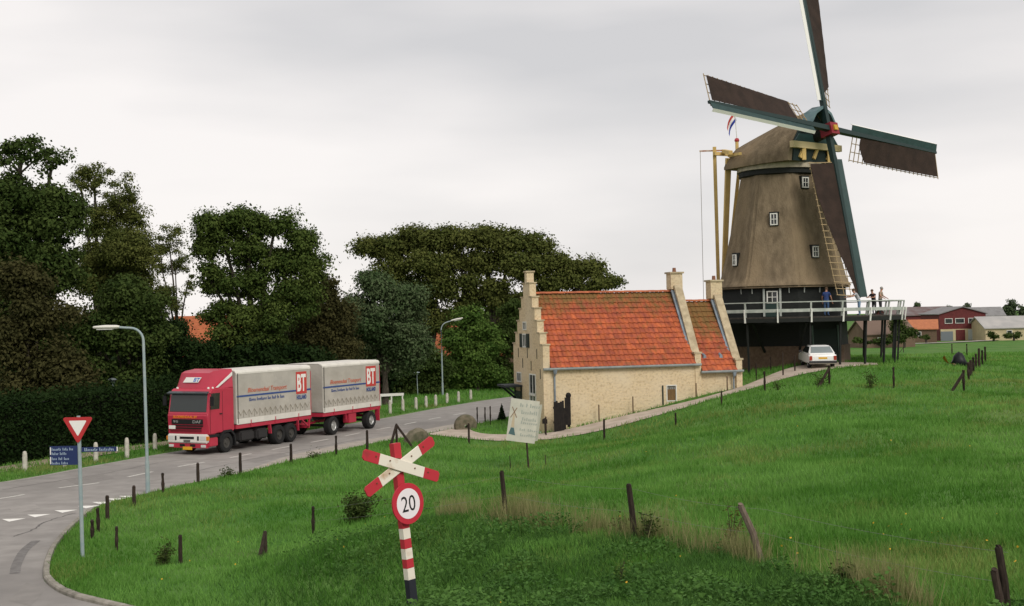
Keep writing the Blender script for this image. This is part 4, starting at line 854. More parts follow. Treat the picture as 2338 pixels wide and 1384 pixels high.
# ---- white car by the mill
cp_ = ray(1884, 841); CAR = Vector((cp_.x, cp_.y + 2.0, cp_.z))
car = thing('car', 'white hatchback car parked on the path below the windmill', 'car', CAR, RAD(86)); car.rotation_euler = (0, -RAD(1.5), RAD(86))
M_CARW = mat('car_white', (.86, .85, .83), .3, spec=.5); M_CBMP = mat('car_bumper', (.05, .05, .052), .6); M_TAIL = mat('tail_lens', (.35, .045, .025), .3)
q = B(); q.prism([(-2.08, .32), (-2.12, .52), (-2.10, .86), (-1.98, .93), (1.0, .95), (2.0, .82), (2.1, .6), (2.08, .32)], (0, 1.64, 0), (0, -.82, 0), (1, 0, 0), (0, 0, 1)); cb_ = q.build('body', M_CARW, car, bevel=.07, seg=3, angle=25, smooth=True)
q = B(); gb = [(-1.93, .80, .90), (1.0, .80, .92), (.25, .60, 1.37), (-1.18, .60, 1.385)]; q.add([(x, -w_, z) for x, w_, z in gb] + [(x, w_, z) for x, w_, z in gb], [(0, 1, 2, 3), (7, 6, 5, 4), (0, 4, 5, 1), (1, 5, 6, 2), (2, 6, 7, 3), (3, 7, 4, 0)]); q.build('cabin', M_CARW, car, bevel=.06, seg=3, smooth=True)
def lerp(a, b, t): return a + (b - a) * t
A0, A1 = Vector((-1.93, 0, .90)), Vector((-1.18, 0, 1.385)); nb_ = Vector((-.485, 0, .75)).normalized()
q = B(); q.add([A0.lerp(A1, t) + nb_ * .015 + Vector((0, y, 0)) for t, y in ((.16, -.68), (.16, .68), (.88, .56), (.88, -.56))] + [A0.lerp(A1, t) - nb_ * .01 + Vector((0, y, 0)) for t, y in ((.16, -.68), (.16, .68), (.88, .56), (.88, -.56))], [(0, 1, 2, 3), (7, 6, 5, 4), (0, 4, 5, 1), (1, 5, 6, 2), (2, 6, 7, 3), (3, 7, 4, 0)]); q.build('rear_window', mat('car_rear_glass', (.20, .23, .235), .12, spec=.6), car)
for s in (-1, 1):
    q = B(); pts = [(-1.5, .97, .785), (-.1, .97, .785), (-.1, 1.32, .63), (-1.15, 1.32, .63)]; q.add([(x, s * (y + .012), z) for x, z, y in pts] + [(x, s * (y - .02), z) for x, z, y in pts], [(0, 1, 2, 3), (7, 6, 5, 4), (0, 4, 5, 1), (1, 5, 6, 2), (2, 6, 7, 3), (3, 7, 4, 0)]); q.build('side_window', M_DGLASS, car)
    q = B(); pts = [(-.02, .97, .785), (.75, .97, .785), (.22, 1.32, .63), (-.02, 1.32, .63)]; q.add([(x, s * (y + .012), z) for x, z, y in pts] + [(x, s * (y - .02), z) for x, z, y in pts], [(0, 1, 2, 3), (7, 6, 5, 4), (0, 4, 5, 1), (1, 5, 6, 2), (2, 6, 7, 3), (3, 7, 4, 0)]); q.build('side_window', M_DGLASS, car)
    q = B(); q.box((-2.115, s * .72, .68), (.04, .16, .26)); q.build('tail_light', M_TAIL, car)
    q = B(); q.box((.62, s * .92, .98), (.1, .16, .12)); q.build('wing_mirror', M_CBMP, car)
    for x in (-1.28, 1.25): wheel(car, x, s * .70, .30, .19, M_RIM, s)
q = B(); q.box((-2.13, 0, .44), (.14, 1.66, .15)); q.build('rear_bumper', M_CBMP, car, bevel=.03); q = B(); q.box((-2.115, 0, .68), (.02, .52, .11)); q.build('number_plate', M_PLATE, car)
q = B(); q.box((2.1, 0, .44), (.14, 1.66, .15)); q.build('front_bumper', M_CBMP, car, bevel=.03)

# ================================================================ PEOPLE ON THE STAGE
def person(label, loc, rotz, lean, arms, shirt, trousers, hair, hgt=1.76):
    J = {}; E = []
    def add(n, p, r, par=None): J[n] = (Vector(p), r, len(J)); (E.append((par, n)) if par else None)
    add('pelvis', (0, 0, .95), .135)
    Rl = Matrix.Rotation(-lean, 3, 'X'); o = Vector((0, 0, .98)); T = lambda p: o + Rl @ Vector(p)
    add('waist', T((0, 0, .12)), .13, 'pelvis'); add('chest', T((0, .0, .34)), .15, 'waist'); add('uchest', T((0, 0, .44)), .12, 'chest'); add('neck', T((0, .01, .54)), .058, 'uchest')
    hb = T((0, .02, .60)); add('jaw', hb, .07, 'neck'); add('head', hb + Vector((0, .02, .09)), .092, 'jaw'); add('crown', hb + Vector((0, .0, .17)), .07, 'head'); add('nose', hb + Vector((0, .115, .05)), .014, 'head')
    for s, sd in ((-1, 'l'), (1, 'r')):
        el, wr = arms[sd]
        add('sh' + sd, T((s * .19, 0, .44)), .068, 'uchest'); S = J['sh' + sd][0]
        ev = S + Vector(el); wv = ev + Vector(wr); d = (wv - ev).normalized()
        add('el' + sd, ev, .043, 'sh' + sd); add('wr' + sd, wv, .028, 'el' + sd); add('pm' + sd, wv + d * .07, .032, 'wr' + sd)
        pm = wv + d * .07; sid = d.cross(Vector((0, .3, 1))).normalized()
        for k, (off, ln) in enumerate(((-.03, .08), (-.01, .095), (.012, .09), (.032, .07))):
            f1 = pm + d * (.03 + ln * .5) + sid * off; add('f%d%s' % (k, sd), f1, .0095, 'pm' + sd); add('g%d%s' % (k, sd), f1 + d * ln * .4 + Vector((0, 0, -.012)), .008, 'f%d%s' % (k, sd))
        add('th' + sd, wv + d * .07 + sid * -.06 + d * .02, .011, 'pm' + sd)
        add('hip' + sd, (s * .095, 0, .88), .098, 'pelvis'); add('kn' + sd, (s * .105, .02, .5), .062, 'hip' + sd); add('an' + sd, (s * .11, -.02, .09), .043, 'kn' + sd); add('to' + sd, (s * .125, .15, .04), .04, 'an' + sd)
    me = bpy.data.meshes.new('body'); names = list(J); me.from_pydata([J[n][0] for n in names], [(J[a][2], J[b][2]) for a, b in E], [])
    ob = bpy.data.objects.new('body', me); COL.objects.link(ob); sk = ob.modifiers.new('s', 'SKIN'); sk.use_smooth_shade = True
    for i, n in enumerate(names):
        sv = me.skin_vertices[0].data[i]; r = J[n][1]; sv.radius = (r * (1.28 if n in ('pelvis', 'waist', 'chest', 'uchest') else 1), r); sv.use_root = n == 'pelvis'
    sb = ob.modifiers.new('d', 'SUBSURF'); sb.levels = 1; sb.render_levels = 1
    bpy.context.view_layer.update(); m2 = bpy.data.meshes.new_from_object(ob.evaluated_get(bpy.context.evaluated_depsgraph_get())); bpy.data.objects.remove(ob)
    m2.materials.clear()
    for x in (mat('skin', (.45, .235, .16), .6), shirt, trousers, mat('shoes', (.03, .025, .02), .6)): m2.materials.append(x)
    pos = np.array([J[n][0][:] for n in names]); reg = []
    for n in names: reg.append(3 if n[:2] in ('to',) else 2 if n[:3] in ('pel', 'hip') or n[:2] in ('kn', 'an') else 1 if n in ('waist', 'chest', 'uchest') or n[:2] in ('sh',) else 0)
    reg = np.array(reg); fc = np.array([p.center[:] for p in m2.polygons]); near = np.argmin(((fc[:, None] - pos[None]) ** 2).sum(-1), 1)
    m2.polygons.foreach_set('material_index', reg[near].astype(np.int32))
    p = thing('person', label, 'person', loc, rotz); p.scale = (hgt / 1.78,) * 3
    body = bpy.data.objects.new('body', m2); COL.objects.link(body); body.parent = p
    q = B(); c = J['head'][0] + Vector((0, -.012, .035)); prof = [(.104 * cos(t), .10 * sin(t)) for t in [RAD(a) for a in (-25, 0, 25, 50, 75, 88)]]; q.lathe([(r, z) for r, z in prof], c, 12); q.build('hair', hair, p, smooth=True)
    for s in (-1, 1):
        q = B(); q.lathe([(.012, -.012), (.016, 0), (.006, .012)], J['head'][0] + Vector((s * .034, .086, .005)), 6); q.build('eye', M_BLK, p)
    return p
DKZ = MC.z + DZ + .01
def on_deck(px, d): dd = P(px, 700, d); return Vector((dd.x, dd.y, DKZ))
DOWN = ((-.10, .04, -.27), (-.02, .10, -.24)); DOWNR = ((.10, .04, -.27), (.02, .10, -.24))
hb_ = mat('brown_hair', (.10, .06, .035), .8); hg_ = mat('grey_hair', (.32, .30, .28), .8); jeans = mat('jeans', (.07, .13, .26), .8, (.05, .1, .2), scale=8)
person('man in dark blue shirt and jeans standing by the tarred wall on the stage', on_deck(1887, 81.0), RAD(-35), .05, {'l': DOWN, 'r': DOWNR}, mat('navy_shirt', (.035, .065, .20), .8), jeans, hb_, 1.82)
person('person in pale shirt and light jeans bending at the foot of the lower sail', on_deck(1962, 80.0), RAD(88), .55, {'l': ((-.1, .22, -.16), (0, .26, 0.0)), 'r': ((.1, .22, -.18), (0, .26, -.02))}, mat('pale_shirt', (.42, .42, .45), .8), mat('light_jeans', (.20, .30, .42), .8), hb_, 1.78)
person('person in dark jacket leaning on the stage railing', on_deck(1996, 81.5), RAD(125), .28, {'l': ((-.1, .16, -.2), (.1, .22, 0)), 'r': ((.1, .16, -.2), (-.1, .22, 0))}, mat('dark_jacket', (.035, .022, .025), .8), mat('dark_trousers', (.03, .03, .035), .8), hb_, 1.66)
person('person in beige shirt at the stage railing, rightmost of the group', on_deck(2010, 81.9), RAD(-120), .12, {'l': ((-.18, .05, -.22), (-.02, .2, -.12)), 'r': ((.18, .05, -.22), (.05, .2, -.12))}, mat('beige_shirt', (.33, .25, .19), .8), mat('dark_trousers', (.03, .03, .035), .8), hg_, 1.8)
# ================================================================ STREET FURNITURE, SIGNS, FENCES
M_GALV = mat('painted_steel', (.26, .33, .35), .55, (.33, .38, .38), scale=4); M_LHEAD = mat('lamp_housing', (.66, .64, .58), .5)
M_POST = mat('weathered_post', (.024, .016, .012), .95, (.045, .032, .024), scale=6, stretch=(4, 4, 1), bump=.01, rnd=.3); M_POSTL = mat('pale_post', (.20, .155, .12), .95, (.12, .09, .07), scale=6, stretch=(4, 4, 1), bump=.01, rnd=.2)
M_CONC = mat('white_concrete', (.56, .53, .46), .9, (.40, .375, .32), scale=5, bump=.008)
# --- street lamps
def street_lamp(label, base, h, arm, adir, lean, group):
    o = thing('street_lamp', label, 'street lamp', base, 0, group); L = Vector((lean * h, 0, 0)); ad = Vector(adir)
    q = B(); q.cyl((0, 0, -.3), Vector((0, 0, 1.2)) + L * .18, .085, .08, 10); q.build('lamp_base', M_GALV, o)
    pts = [Vector((0, 0, 1.2)) + L * .18, Vector((0, 0, h * .6)) + L * .6, Vector((0, 0, h - .55)) + L]; top = pts[-1]
    for k in range(1, 7): a = pi / 2 * k / 6; pts.append(top + ad * (.5 * (1 - cos(a))) + Vector((0, 0, .5 * sin(a))))
    e = pts[-1] + ad * max(.1, arm - 1.35) + Vector((0, 0, .03)); pts.append(e)
    q = B(); q.tube(pts, [.062, .055, .05] + [.045] * 7, 10); q.build('mast', M_GALV, o, smooth=True)
    M = frame(e, ad, Vector((0, 0, 1)).cross(ad)); q = B(); q.M = M; st = [(0, .07, .05), (.12, .11, .075), (.55, .12, .085), (.95, .075, .05), (1.0, .04, .03)]; vs = []
    for x, a, b in st: vs += [(x, a * cos(t), b * sin(t) + .02) for t in [2 * pi * k / 10 for k in range(10)]]
    q.add(vs, [(k * 10 + j, k * 10 + (j + 1) % 10, k * 10 + 10 + (j + 1) % 10, k * 10 + 10 + j) for k in range(4) for j in range(10)] + [tuple(range(9, -1, -1)), tuple(range(40, 50))]); hd = q.build('lamp_head', M_LHEAD, o, smooth=True)
    q = B(); q.M = M; q.box((.55, 0, -.065), (.6, .16, .03)); q.build('lens', mat('lamp_lens', (.5, .5, .47), .2), hd)
    return o
b1 = ray(338, 1126); street_lamp('grey-blue street lamp with its arm to the left, on the near roadside', (b1.x, b1.y, b1.z), 6.32, 1.75, (-1, 0, .0), -.012, 'street lamps')
b2 = G(1011, 907, 0); street_lamp('grey-blue street lamp across the road with its arm to the right', (b2.x, b2.y, Hz(b2.x, b2.y)), 6.1, 1.7, (.97, .05, .2), -.004, 'street lamps')
for lb, px, yb, h in (('thin post-top lamp in front of the dark hedge', 263, 1013, 3.5), ('short blue-green post-top lamp beside the white rail fence', 954, 905, 1.95)):
    b = G(px, yb, 0); o = thing('post_top_lamp', lb, 'lamp post', (b.x, b.y, Hz(b.x, b.y)), 0)
    q = B(); q.tube([(0, 0, -.2), (-.02 * h, 0, h - .2)], [.04, .03], 8); q.build('post', M_GALV, o); q = B(); q.lathe([(.03, h - .2), (.10, h - .16), (.14, h - .02), (.26, h), (.24, h + .04), (.05, h + .1)], (-.02 * h, 0, 0), 12); q.build('lantern', M_GALV if px > 500 else mat('lantern_dark', (.10, .12, .12), .6), o, smooth=True)
# --- give-way sign with name boards
gb = ray(189, 1272); gw = thing('give_way_sign', 'red and white give way triangle on a tall grey pole with two blue name boards', 'road sign', gb)
TLN = -.014
q = B(); q.tube([(0, 0, -.3), (TLN * 3.9, 0, 3.88)], [.052, .052], 10); q.build('pole', M_GALV, gw)
M_SRED = mat('sign_red', (.50, .030, .035), .45, (.42, .03, .035), scale=5); M_SW = mat('sign_white', (.80, .77, .74), .45)
def rtri(s, r=.05):
    pts = []; c = [(-s / 2, s * .289), (s / 2, s * .289), (0, -s * .577)]
    for k, (x, y) in enumerate(c):
        a0 = {0: 210, 1: 90 - 0, 2: 330}[k]; base = {0: (90, 210), 1: (90, -30), 2: (330, 210)}[k]; d = math.hypot(x, y); cx, cy = x * (1 - 2 * r / d), y * (1 - 2 * r / d)
        for t in range(5): a = RAD(base[0] + (base[1] - base[0]) * t / 4); pts.append((cx + r * cos(a), cy + r * sin(a)))
    order = pts[0:5][::-1]; order = pts[0:5] + pts[10:15][::-1] + pts[5:10][::-1]
    return order
fx = TLN * 3.6; zc = 3.60
q = B(); q.prism(rtri(.86), (0, .02, 0), (fx, -.085, zc), (1, 0, 0), (0, 0, 1)); tri = q.build('triangle_plate', M_SRED, gw); q = B(); q.prism(rtri(.50, .02), (0, .004, 0), (fx, -.0905, zc + .012), (1, 0, 0), (0, 0, 1)); q.build('white_field', M_SW, tri)
M_NB = mat('sign_blue', (.016, .030, .105), .6); M_NW = mat('sign_letter', (.30, .38, .48), .6)
z0 = 2.82; x0 = TLN * 2.7
q = B(); q.box((x0 - .43, -.02, z0 - .02), (.76, .02, .52)); d1 = q.build('direction_board', M_NB, gw)
for k, (wds, yy) in enumerate((((7, 4, 3), .14), ((5, 5), .02), ((4, 3, 4), -.12), ((6, 5), -.24))):
    strokes(wds, .075, -.33, M_NW, d1, frame((x0 - .43, -.0305, z0 - .02), (1, 0, 0), (0, 0, 1)), seed=20 + k, dx=.038, y0=yy)
for yy in (.13, -.13): q = B(); q.box((x0 - .79, -.033, z0 - .02 + yy), (.025, .006, .2)); q.build('board_edge', M_SW, d1)
q = B(); q.box((x0 + .56, -.02, z0 + .13), (1.0, .02, .13)); d2 = q.build('street_name_board', M_NB, gw); strokes((8, 9), .085, -.42, M_NW, d2, frame((x0 + .56, -.0305, z0 + .09), (1, 0, 0), (0, 0, 1)), seed=31, dx=.046)
q = B(); q.box((x0 + 1.045, -.033, z0 + .13), (.03, .006, .12)); q.build('board_edge', M_SW, d2)
# --- level crossing sign, leaning, facing left
xb = P(947, 1395, 19.0); gz = Hz(xb.x, xb.y); ct = Vector((xb.x, xb.y, gz))
cs = thing('level_crossing_sign', 'red and white crossbuck with round speed limit 20 plate on a striped leaning post', 'railway sign', ct)
RZ_ = RAD(46); LN = Matrix.Rotation(RAD(-5.2), 4, 'Y'); cs.matrix_world = Matrix.Translation(ct) @ LN @ Matrix.Rotation(RZ_, 4, 'Z')
topz = CAMZ + 0 - gz
ztop = (P(895, 1010, 19.0).z - gz) * 1.004
M_WORN = mat('worn_white', (.78, .72, .62), .7, (.45, .27, .14), scale=3.2, detail=6, lo=.58, hi=.78); M_RWORN = mat('worn_red', (.48, .030, .045), .6, (.26, .035, .035), scale=4, detail=5, lo=.6, hi=.8); M_PB = mat('post_black', (.02, .022, .03), .8)
px2m = 19.0 / FPX; zz = lambda y: (1395 - y) * px2m * 1.0 + (P(947, 1395, 19.0).z - gz)
bands = [(1322, 1500, M_PB), (1296, 1322, M_WORN), (1275, 1296, M_RWORN), (1251, 1275, M_WORN), (1229, 1251, M_RWORN), (1205, 1229, M_WORN), (1010, 1205, M_RWORN)]
for y0_, y1_, m_ in bands:
    q = B(); za, zb = max(zz(y1_), -.4), zz(y0_); q.box((0, 0, (za + zb) / 2), (.135, .10, zb - za - .001)); q.build('post_band', m_, cs)
zcx = zz(1062)
for sgn in (1, -1):
    a = RAD(22) * sgn; off = -.07 if sgn > 0 else -.10; R = Matrix.Rotation(-a, 3, 'Y'); L = .95
    arm = B(); arm.box((0, off, zcx), (L * .95, .024, .165), R); ar = arm.build('cross_arm', M_WORN, cs, bevel=.004, seg=1)
    for e in (-1, 1):
        c = Vector((0, off, zcx)) + R @ Vector((e * (L * .475 + .155), 0, 0)); q = B(); pr = [(-.155, -.0825), (.12, -.0825), (.155, -.05), (.155, .05), (.12, .0825), (-.155, .0825)]
        if e < 0: pr = [(-x, z) for x, z in pr][::-1]
        ex_ = R @ Vector((1, 0, 0)); ez_ = R @ Vector((0, 0, 1)); q.prism(pr, (0, .024, 0), c - Vector((0, .012, 0)), ex_, ez_); q.build('red_tip', M_RWORN, ar)
q = B(); q.box((-.03, -.035, zcx + .02), (.09, .05, .2)); q.build('arm_bracket', mat('rust', (.16, .07, .035), .9), cs)
for bx in (-.42, -.2, .2, .42):
    for sgn in (1, -1):
        c = Vector((0, (-.07 if sgn > 0 else -.10) - .016, zcx)) + Matrix.Rotation(-RAD(22) * sgn, 3, 'Y') @ Vector((bx * 1.25, 0, .02)); q = B(); q.cyl(c, c + Vector((0, -.012, 0)), .013, .011, 6); q.build('bolt', mat('rust', (.16, .07, .035), .9), cs)
zr = zz(1149); R_ = .305
disc = lambda r, y0, y1: [(r, y0), (r, y1)]
q = B(); q.M = Matrix.Translation((0.03, -.11, zr)) @ Matrix.Rotation(pi / 2, 4, 'X'); q.lathe([(R_, -.012), (R_, .012)], n=40); pl = q.build('speed_plate', mat('plate_red', (.50, .025, .045), .5), cs)
q = B(); q.M = Matrix.Translation((0.03, -.1225, zr)) @ Matrix.Rotation(pi / 2, 4, 'X'); q.lathe([(R_ * .74, 0), (R_ * .74, .003)], n=40); q.build('plate_field', mat('plate_white', (.82, .76, .78), .5), pl)
text_fit('20', .27, .235, M_BLK, pl, frame((.03, -.127, zr), (1, 0, 0), (0, 0, 1)), thick=.001)
# --- faded information board by the path
wb = ray(1208, 1071); ib = thing('information_board', 'faded white board with a small painted windmill on a thin pole beside the path', 'board', wb, RAD(4))
sc = wb.y / FPX; hz = lambda y: (1071 - y) * sc
q = B(); q.tube([(0, .03, -.3), (-.12, .03, hz(960))], [.04, .035], 8); q.build('board_pole', M_POST, ib)
for dx_ in (-.72, .72): q = B(); q.tube([(dx_, .1, -.3), (dx_ - .05, .1, .55)], [.018, .018], 6); q.build('side_stake', M_POST, ib)
BM = Matrix.Translation((-.21, -.02, hz(961))) @ Matrix.Rotation(RAD(8.5), 4, 'Y')
M_BOARD = mat('faded_board', (.60, .57, .49), .8, (.50, .485, .42), scale=2.5, detail=6); q = B(); q.M = BM; bw, bh = 1.17, 1.72; q.box((0, 0, 0), (bw, .03, bh)); bo = q.build('board_panel', M_BOARD, ib)
q = B(); q.M = BM @ Matrix.Translation((bw / 2 + .06, .22, -.02)) @ Matrix.Rotation(RAD(70), 4, 'Z'); q.box((0, 0, 0), (.5, .03, bh * .86)); q.build('rear_panel', M_BOARD, ib)
FM = BM @ frame((0, -.017, 0), (1, 0, 0), (0, 0, 1)); M_FADE = mat('faded_letter', (.36, .38, .34), .9)
for k, (wds, h_, yy, x_) in enumerate((((2, 1, 5), .15, .56, -.2), ((8,), .15, .28, -.12), ((7,), .13, .02, -.05), ((8,), .12, .0 - .12, -.08), ((3, 7), .10, -.40, -.1), ((8,), .12, -.62, -.05))): strokes(wds, h_, x_, M_FADE, bo, FM, seed=50 + k, dx=.085, y0=yy)
q = B(); q.M = FM
q.beam((-.50, .52, .003), (-.27, .10, .003), .03, .004, up=(0, 0, 1)); q.beam((-.30, .50, .0075), (-.52, .08, .0075), .03, .004, up=(0, 0, 1)); q.build('painted_sails', mat('sail_paint', (.24, .15, .09), .9), bo)
q = B(); q.M = FM; q.prism([(-.46, -.30), (-.32, -.30), (-.36, .24), (-.42, .24)], (0, 0, .003), (0, 0, 0), (1, 0, 0), (0, 1, 0)); q.build('painted_tower', mat('tower_paint', (.52, .42, .30), .9), bo); q = B(); q.M = FM; q.prism([(-.52, -.58), (-.24, -.62), (-.33, -.32), (-.45, -.32)], (0, 0, .003), (0, 0, 0), (1, 0, 0), (0, 1, 0)); q.build('painted_base', mat('base_paint', (.08, .14, .15), .9), bo)
# --- millstones set on edge
M_MST = mat('millstone', (.19, .16, .115), .95, (.10, .095, .06), scale=4, detail=8, bump=.03, bscale=9)
for lb, px, yb, r, lift, rot, tilt in (('rough grey millstone on edge at the fork of the path, upright', 1063, 981, .66, .22, 12, 4), ('mossy half-buried millstone behind the braced corner post', 952, 1009, .76, -.05, 40, 14)):
    g = ray(px, yb); o = thing('millstone', lb, 'millstone', (g.x, g.y, g.z), RAD(rot), 'old millstones by the path')
    q = B(); q.M = Matrix.Translation((0, 0, lift)) @ Matrix.Rotation(RAD(tilt), 4, 'X') @ Matrix.Rotation(pi / 2, 4, 'X'); prof = [(r * .16, -.27), (r * .6, -.30), (r * .92, -.24), (r, -.12), (r, .12), (r * .92, .24), (r * .6, .30), (r * .16, .27), (r * .14, .1), (r * .14, -.1), (r * .16, -.27)]
    q.lathe(prof, n=26, cap=False); me = q.build('stone_ring', M_MST, o, smooth=True)
    for v in me.data.vertices: v.co *= 1 + random.uniform(-.02, .02)
# --- fence posts
def fence_post(label, px, yb, yt, wd=.1, group=None, m=None, xt=None, name='fence_post', braces=(), depth=None):
    g = ray(px, yb) if depth is None else Vector((lat(px, depth), depth, Hz(lat(px, depth), depth))); d = g.y; hgt = (yb - yt) * d / FPX; dx = 0 if xt is None else (xt - px) * d / FPX - .021 * hgt
    o = thing(name, label, 'fence post', g, random.uniform(0, 1.5), group)
    R = Matrix.Rotation(-o.rotation_euler.z, 4, 'Z'); q = B(); q.M = R
    q.tube([(0, 0, -.35), (dx * .5 + random.uniform(-.01, .01), 0, hgt * .5), (dx, random.uniform(-.02, .02), hgt - .03), (dx, 0, hgt)], [wd * .56, wd * .52, wd * .48, wd * .38], 7); q.build('stake', m or M_POST, o)
    for bx, by, h2 in braces:
        q = B(); q.M = R; q.beam((bx, by, -.25), (dx, 0, hgt * h2), wd * .75, wd * .75); q.build('brace', M_POST, o)
    return o
row = [(211, 1232, 1188), (224, 1215, 1160), (246, 1190, 1132), (306, 1155, 1110), (372, 1130, 1080), (452, 1105, 1058), (549, 1085, 1034), (665, 1060, 1014), (768, 1042, 995), (839, 1028, 983)]
for k, (px, yb, yt) in enumerate(row): fence_post('wooden fence post, %s from the left in the row along the road' % ORD[k], px, yb, yt, .13, 'fence posts along the road')
fence_post('corner fence post with two slanting braces beside the half-buried millstone', 906, 1022, 968, .13, braces=((-.35, -.9, .95), (1.0, -.25, .95)), m=M_POST)
for lb, px, yb, yt, kw in (('short fence post standing on the grass right of the give way sign', 267, 1258, 1203, {}), ('fence post beside the dark weed tuft in the lower left meadow', 413, 1286, 1222, {}), ('fence post leaning against a short stub in the lower left meadow', 606, 1268, 1213, {'braces': ((-.12, -.5, .9),)}), ('weathered fence post left of the level crossing sign', 716, 1223, 1157, {}),
        ('dark fence post right of the level crossing sign', 1157, 1188, 1075, {'xt': 1150}), ('thick dark fence post among the dry grass', 1452, 1232, 1105, {'xt': 1441, 'wd': .12}), ('grey fence post leaning strongly to the left', 1750, 1288, 1150, {'xt': 1697, 'm': M_POSTL, 'wd': .12}),
        ('fence post at the path edge right of the upright millstone', 1071, 1013, 967, {}), ('fence post in the meadow right of the information board', 1380, 1003, 957, {}), ('short fence post below the white framed hatch', 1543, 971, 943, {}), ('small post at the path edge near the gate', 1316, 972, 946, {}), ('fence post at the path edge below the annexe', 1648, 926, 893, {}), ('dark fence post left of the white car at the path edge', 1746, 894, 848, {'wd': .13}),
        ('braced fence post right in front of the white car', 1894, 882, 834, {'wd': .14, 'braces': ((-.75, -.15, .85),)}), ('lone fence post below the stage, right of the car', 2041, 886, 838, {'wd': .13}), ('braced end post of the right-hand fence, with a diagonal strut', 2201, 893, 845, {'wd': .15, 'braces': ((-.8, -.1, .85),)}),
        ('tall dark post at the right edge of the foreground', 2305, 1420, 1245, {'xt': 2287, 'wd': .105}), ('shorter dark post touching the tall one at the right edge', 2290, 1425, 1300, {'xt': 2277, 'wd': .105})):
    fence_post(lb, px, yb, yt, kw.pop('wd', .11), None, kw.pop('m', None), **kw)
for k, (px, yb, yt) in enumerate(((2212, 868, 828), (2217, 858, 822), (2223, 850, 816), (2229, 842, 808), (2236, 840, 796), (2243, 832, 800), (2250, 829, 792))):
    fence_post('fence post, %s counting away from the braced end post, in the receding right-hand fence' % ORD[k], px, yb, yt, .17, 'receding right-hand fence')
for k, (px, yb, yt) in enumerate(((2174, 812, 785), (2208, 812, 786))): fence_post(('far post left behind the black bundle', 'far post right behind the black bundle')[k], px, yb, yt, .15)
for k, (px, yb, yt) in enumerate(((1362, 948, 909), (1440, 936, 897), (1585, 906, 871), (1656, 890, 856))): fence_post('thin brown post, %s from the left against the long house wall' % ORD[k], px, yb, yt, .075, 'thin posts along the house wall', mat('brown_stake', (.13, .08, .05), .9), depth=70 + .242 * ((px - 1169) / FPX * 70 - 1.71) / (.97 - .242 * (px - 1169) / FPX) - .45)
for k, (px, yb, yt) in enumerate(((1727, 870, 830), (1760, 846, 815), (1788, 858, 805), (1815, 848, 812))): fence_post('thin dark stake, %s from the left between annexe and white car' % ORD[k], px, yb, yt, .09, 'stakes by the mill plinth')
for k, (px, yb, yt) in enumerate(((1090, 968, 930), (1108, 966, 930), (1120, 972, 928))): fence_post('dark garden post, %s from the left behind the upright millstone' % ORD[k], px, yb, yt, .1, 'garden posts by the road')
# wire strands of the near fence
def wire(label, pts):
    q = B(); q.tube(pts, .0022, 4); o = q.build('fence_wire', mat('wire', (.22, .21, .2), .6)); tag(o, label, 'wire', 'fence wires')
nf_ = [(716, 1223, 65), (1157, 1188, 113), (1452, 1232, 127), (1750, 1288, 138), (2305, 1420, 175)]
for hfrac, nm in ((.9, 'upper'), (.5, 'lower')):
    pts = []
    for px, yb, hh in nf_: g = ray(px, yb); pts.append(Vector((g.x, g.y, g.z + hh * hfrac * g.y / FPX)))
    fine = []
    for a, b in zip(pts[:-1], pts[1:]):
        for t in range(6): u = t / 6; p = a.lerp(b, u); p.z -= .25 * u * (1 - u); fine.append(p)
    wire('thin %s wire strand of the near meadow fence' % nm, fine + [pts[-1]])
# --- white concrete roadside posts
def bollard(label, px, yb, yt, group, lean=0.0):
    g = G(px, yb, .05); h = (yb - yt) * g.y / FPX; o = thing('roadside_post', label, 'roadside post', (g.x, g.y, Hz(g.x, g.y)), 0, group)
    q = B(); q.lathe([(.115, -.2), (.11, h * .7), (.10, h - .12), (.075, h - .03), (.03, h)], (0, 0, 0), 10); me = q.build('concrete_post', M_CONC, o, smooth=True)
    for v in me.data.vertices: v.co.x += lean * v.co.z
for k, (px, yb, yt) in enumerate(((57, 1075, 1030), (148, 1064, 1032), (219, 1052, 1008), (290, 1043, 997), (354, 1027, 988))): bollard('white concrete post, %s from the left on the verge left of the lorry' % ORD[k], px, yb, yt, 'white posts left of the lorry')
for k, (px, yb, yt) in enumerate(((891, 945, 915), (920, 939, 912), (950, 935, 907), (973, 930, 904), (995, 927, 901), (1021, 920, 897), (1047, 918, 893), (1075, 912, 890))): bollard('white concrete post, %s from the left on the verge right of the trailer' % ORD[k], px, yb, yt, 'white posts right of the trailer')
# --- white rail fence behind the trailer
fa, fb = G(866, 924, 0), G(922, 921, 0); wf_ = thing('rail_fence', 'low white rail fence just behind the trailer', 'fence', (fa.x, fa.y, Hz(fa.x, fa.y))); fd = Vector((fb.x - fa.x, fb.y - fa.y, 0)); q = B(); q.beam((0, 0, .78), fd + Vector((0, 0, .78)), .08, .2); q.build('rail', M_SW, wf_)
for t in (.05, .5, .95): q = B(); q.beam(fd * t + Vector((0, .03, -.2)), fd * t + Vector((0, .03, .7)), .1, .1); q.build('rail_post', M_SW, wf_)
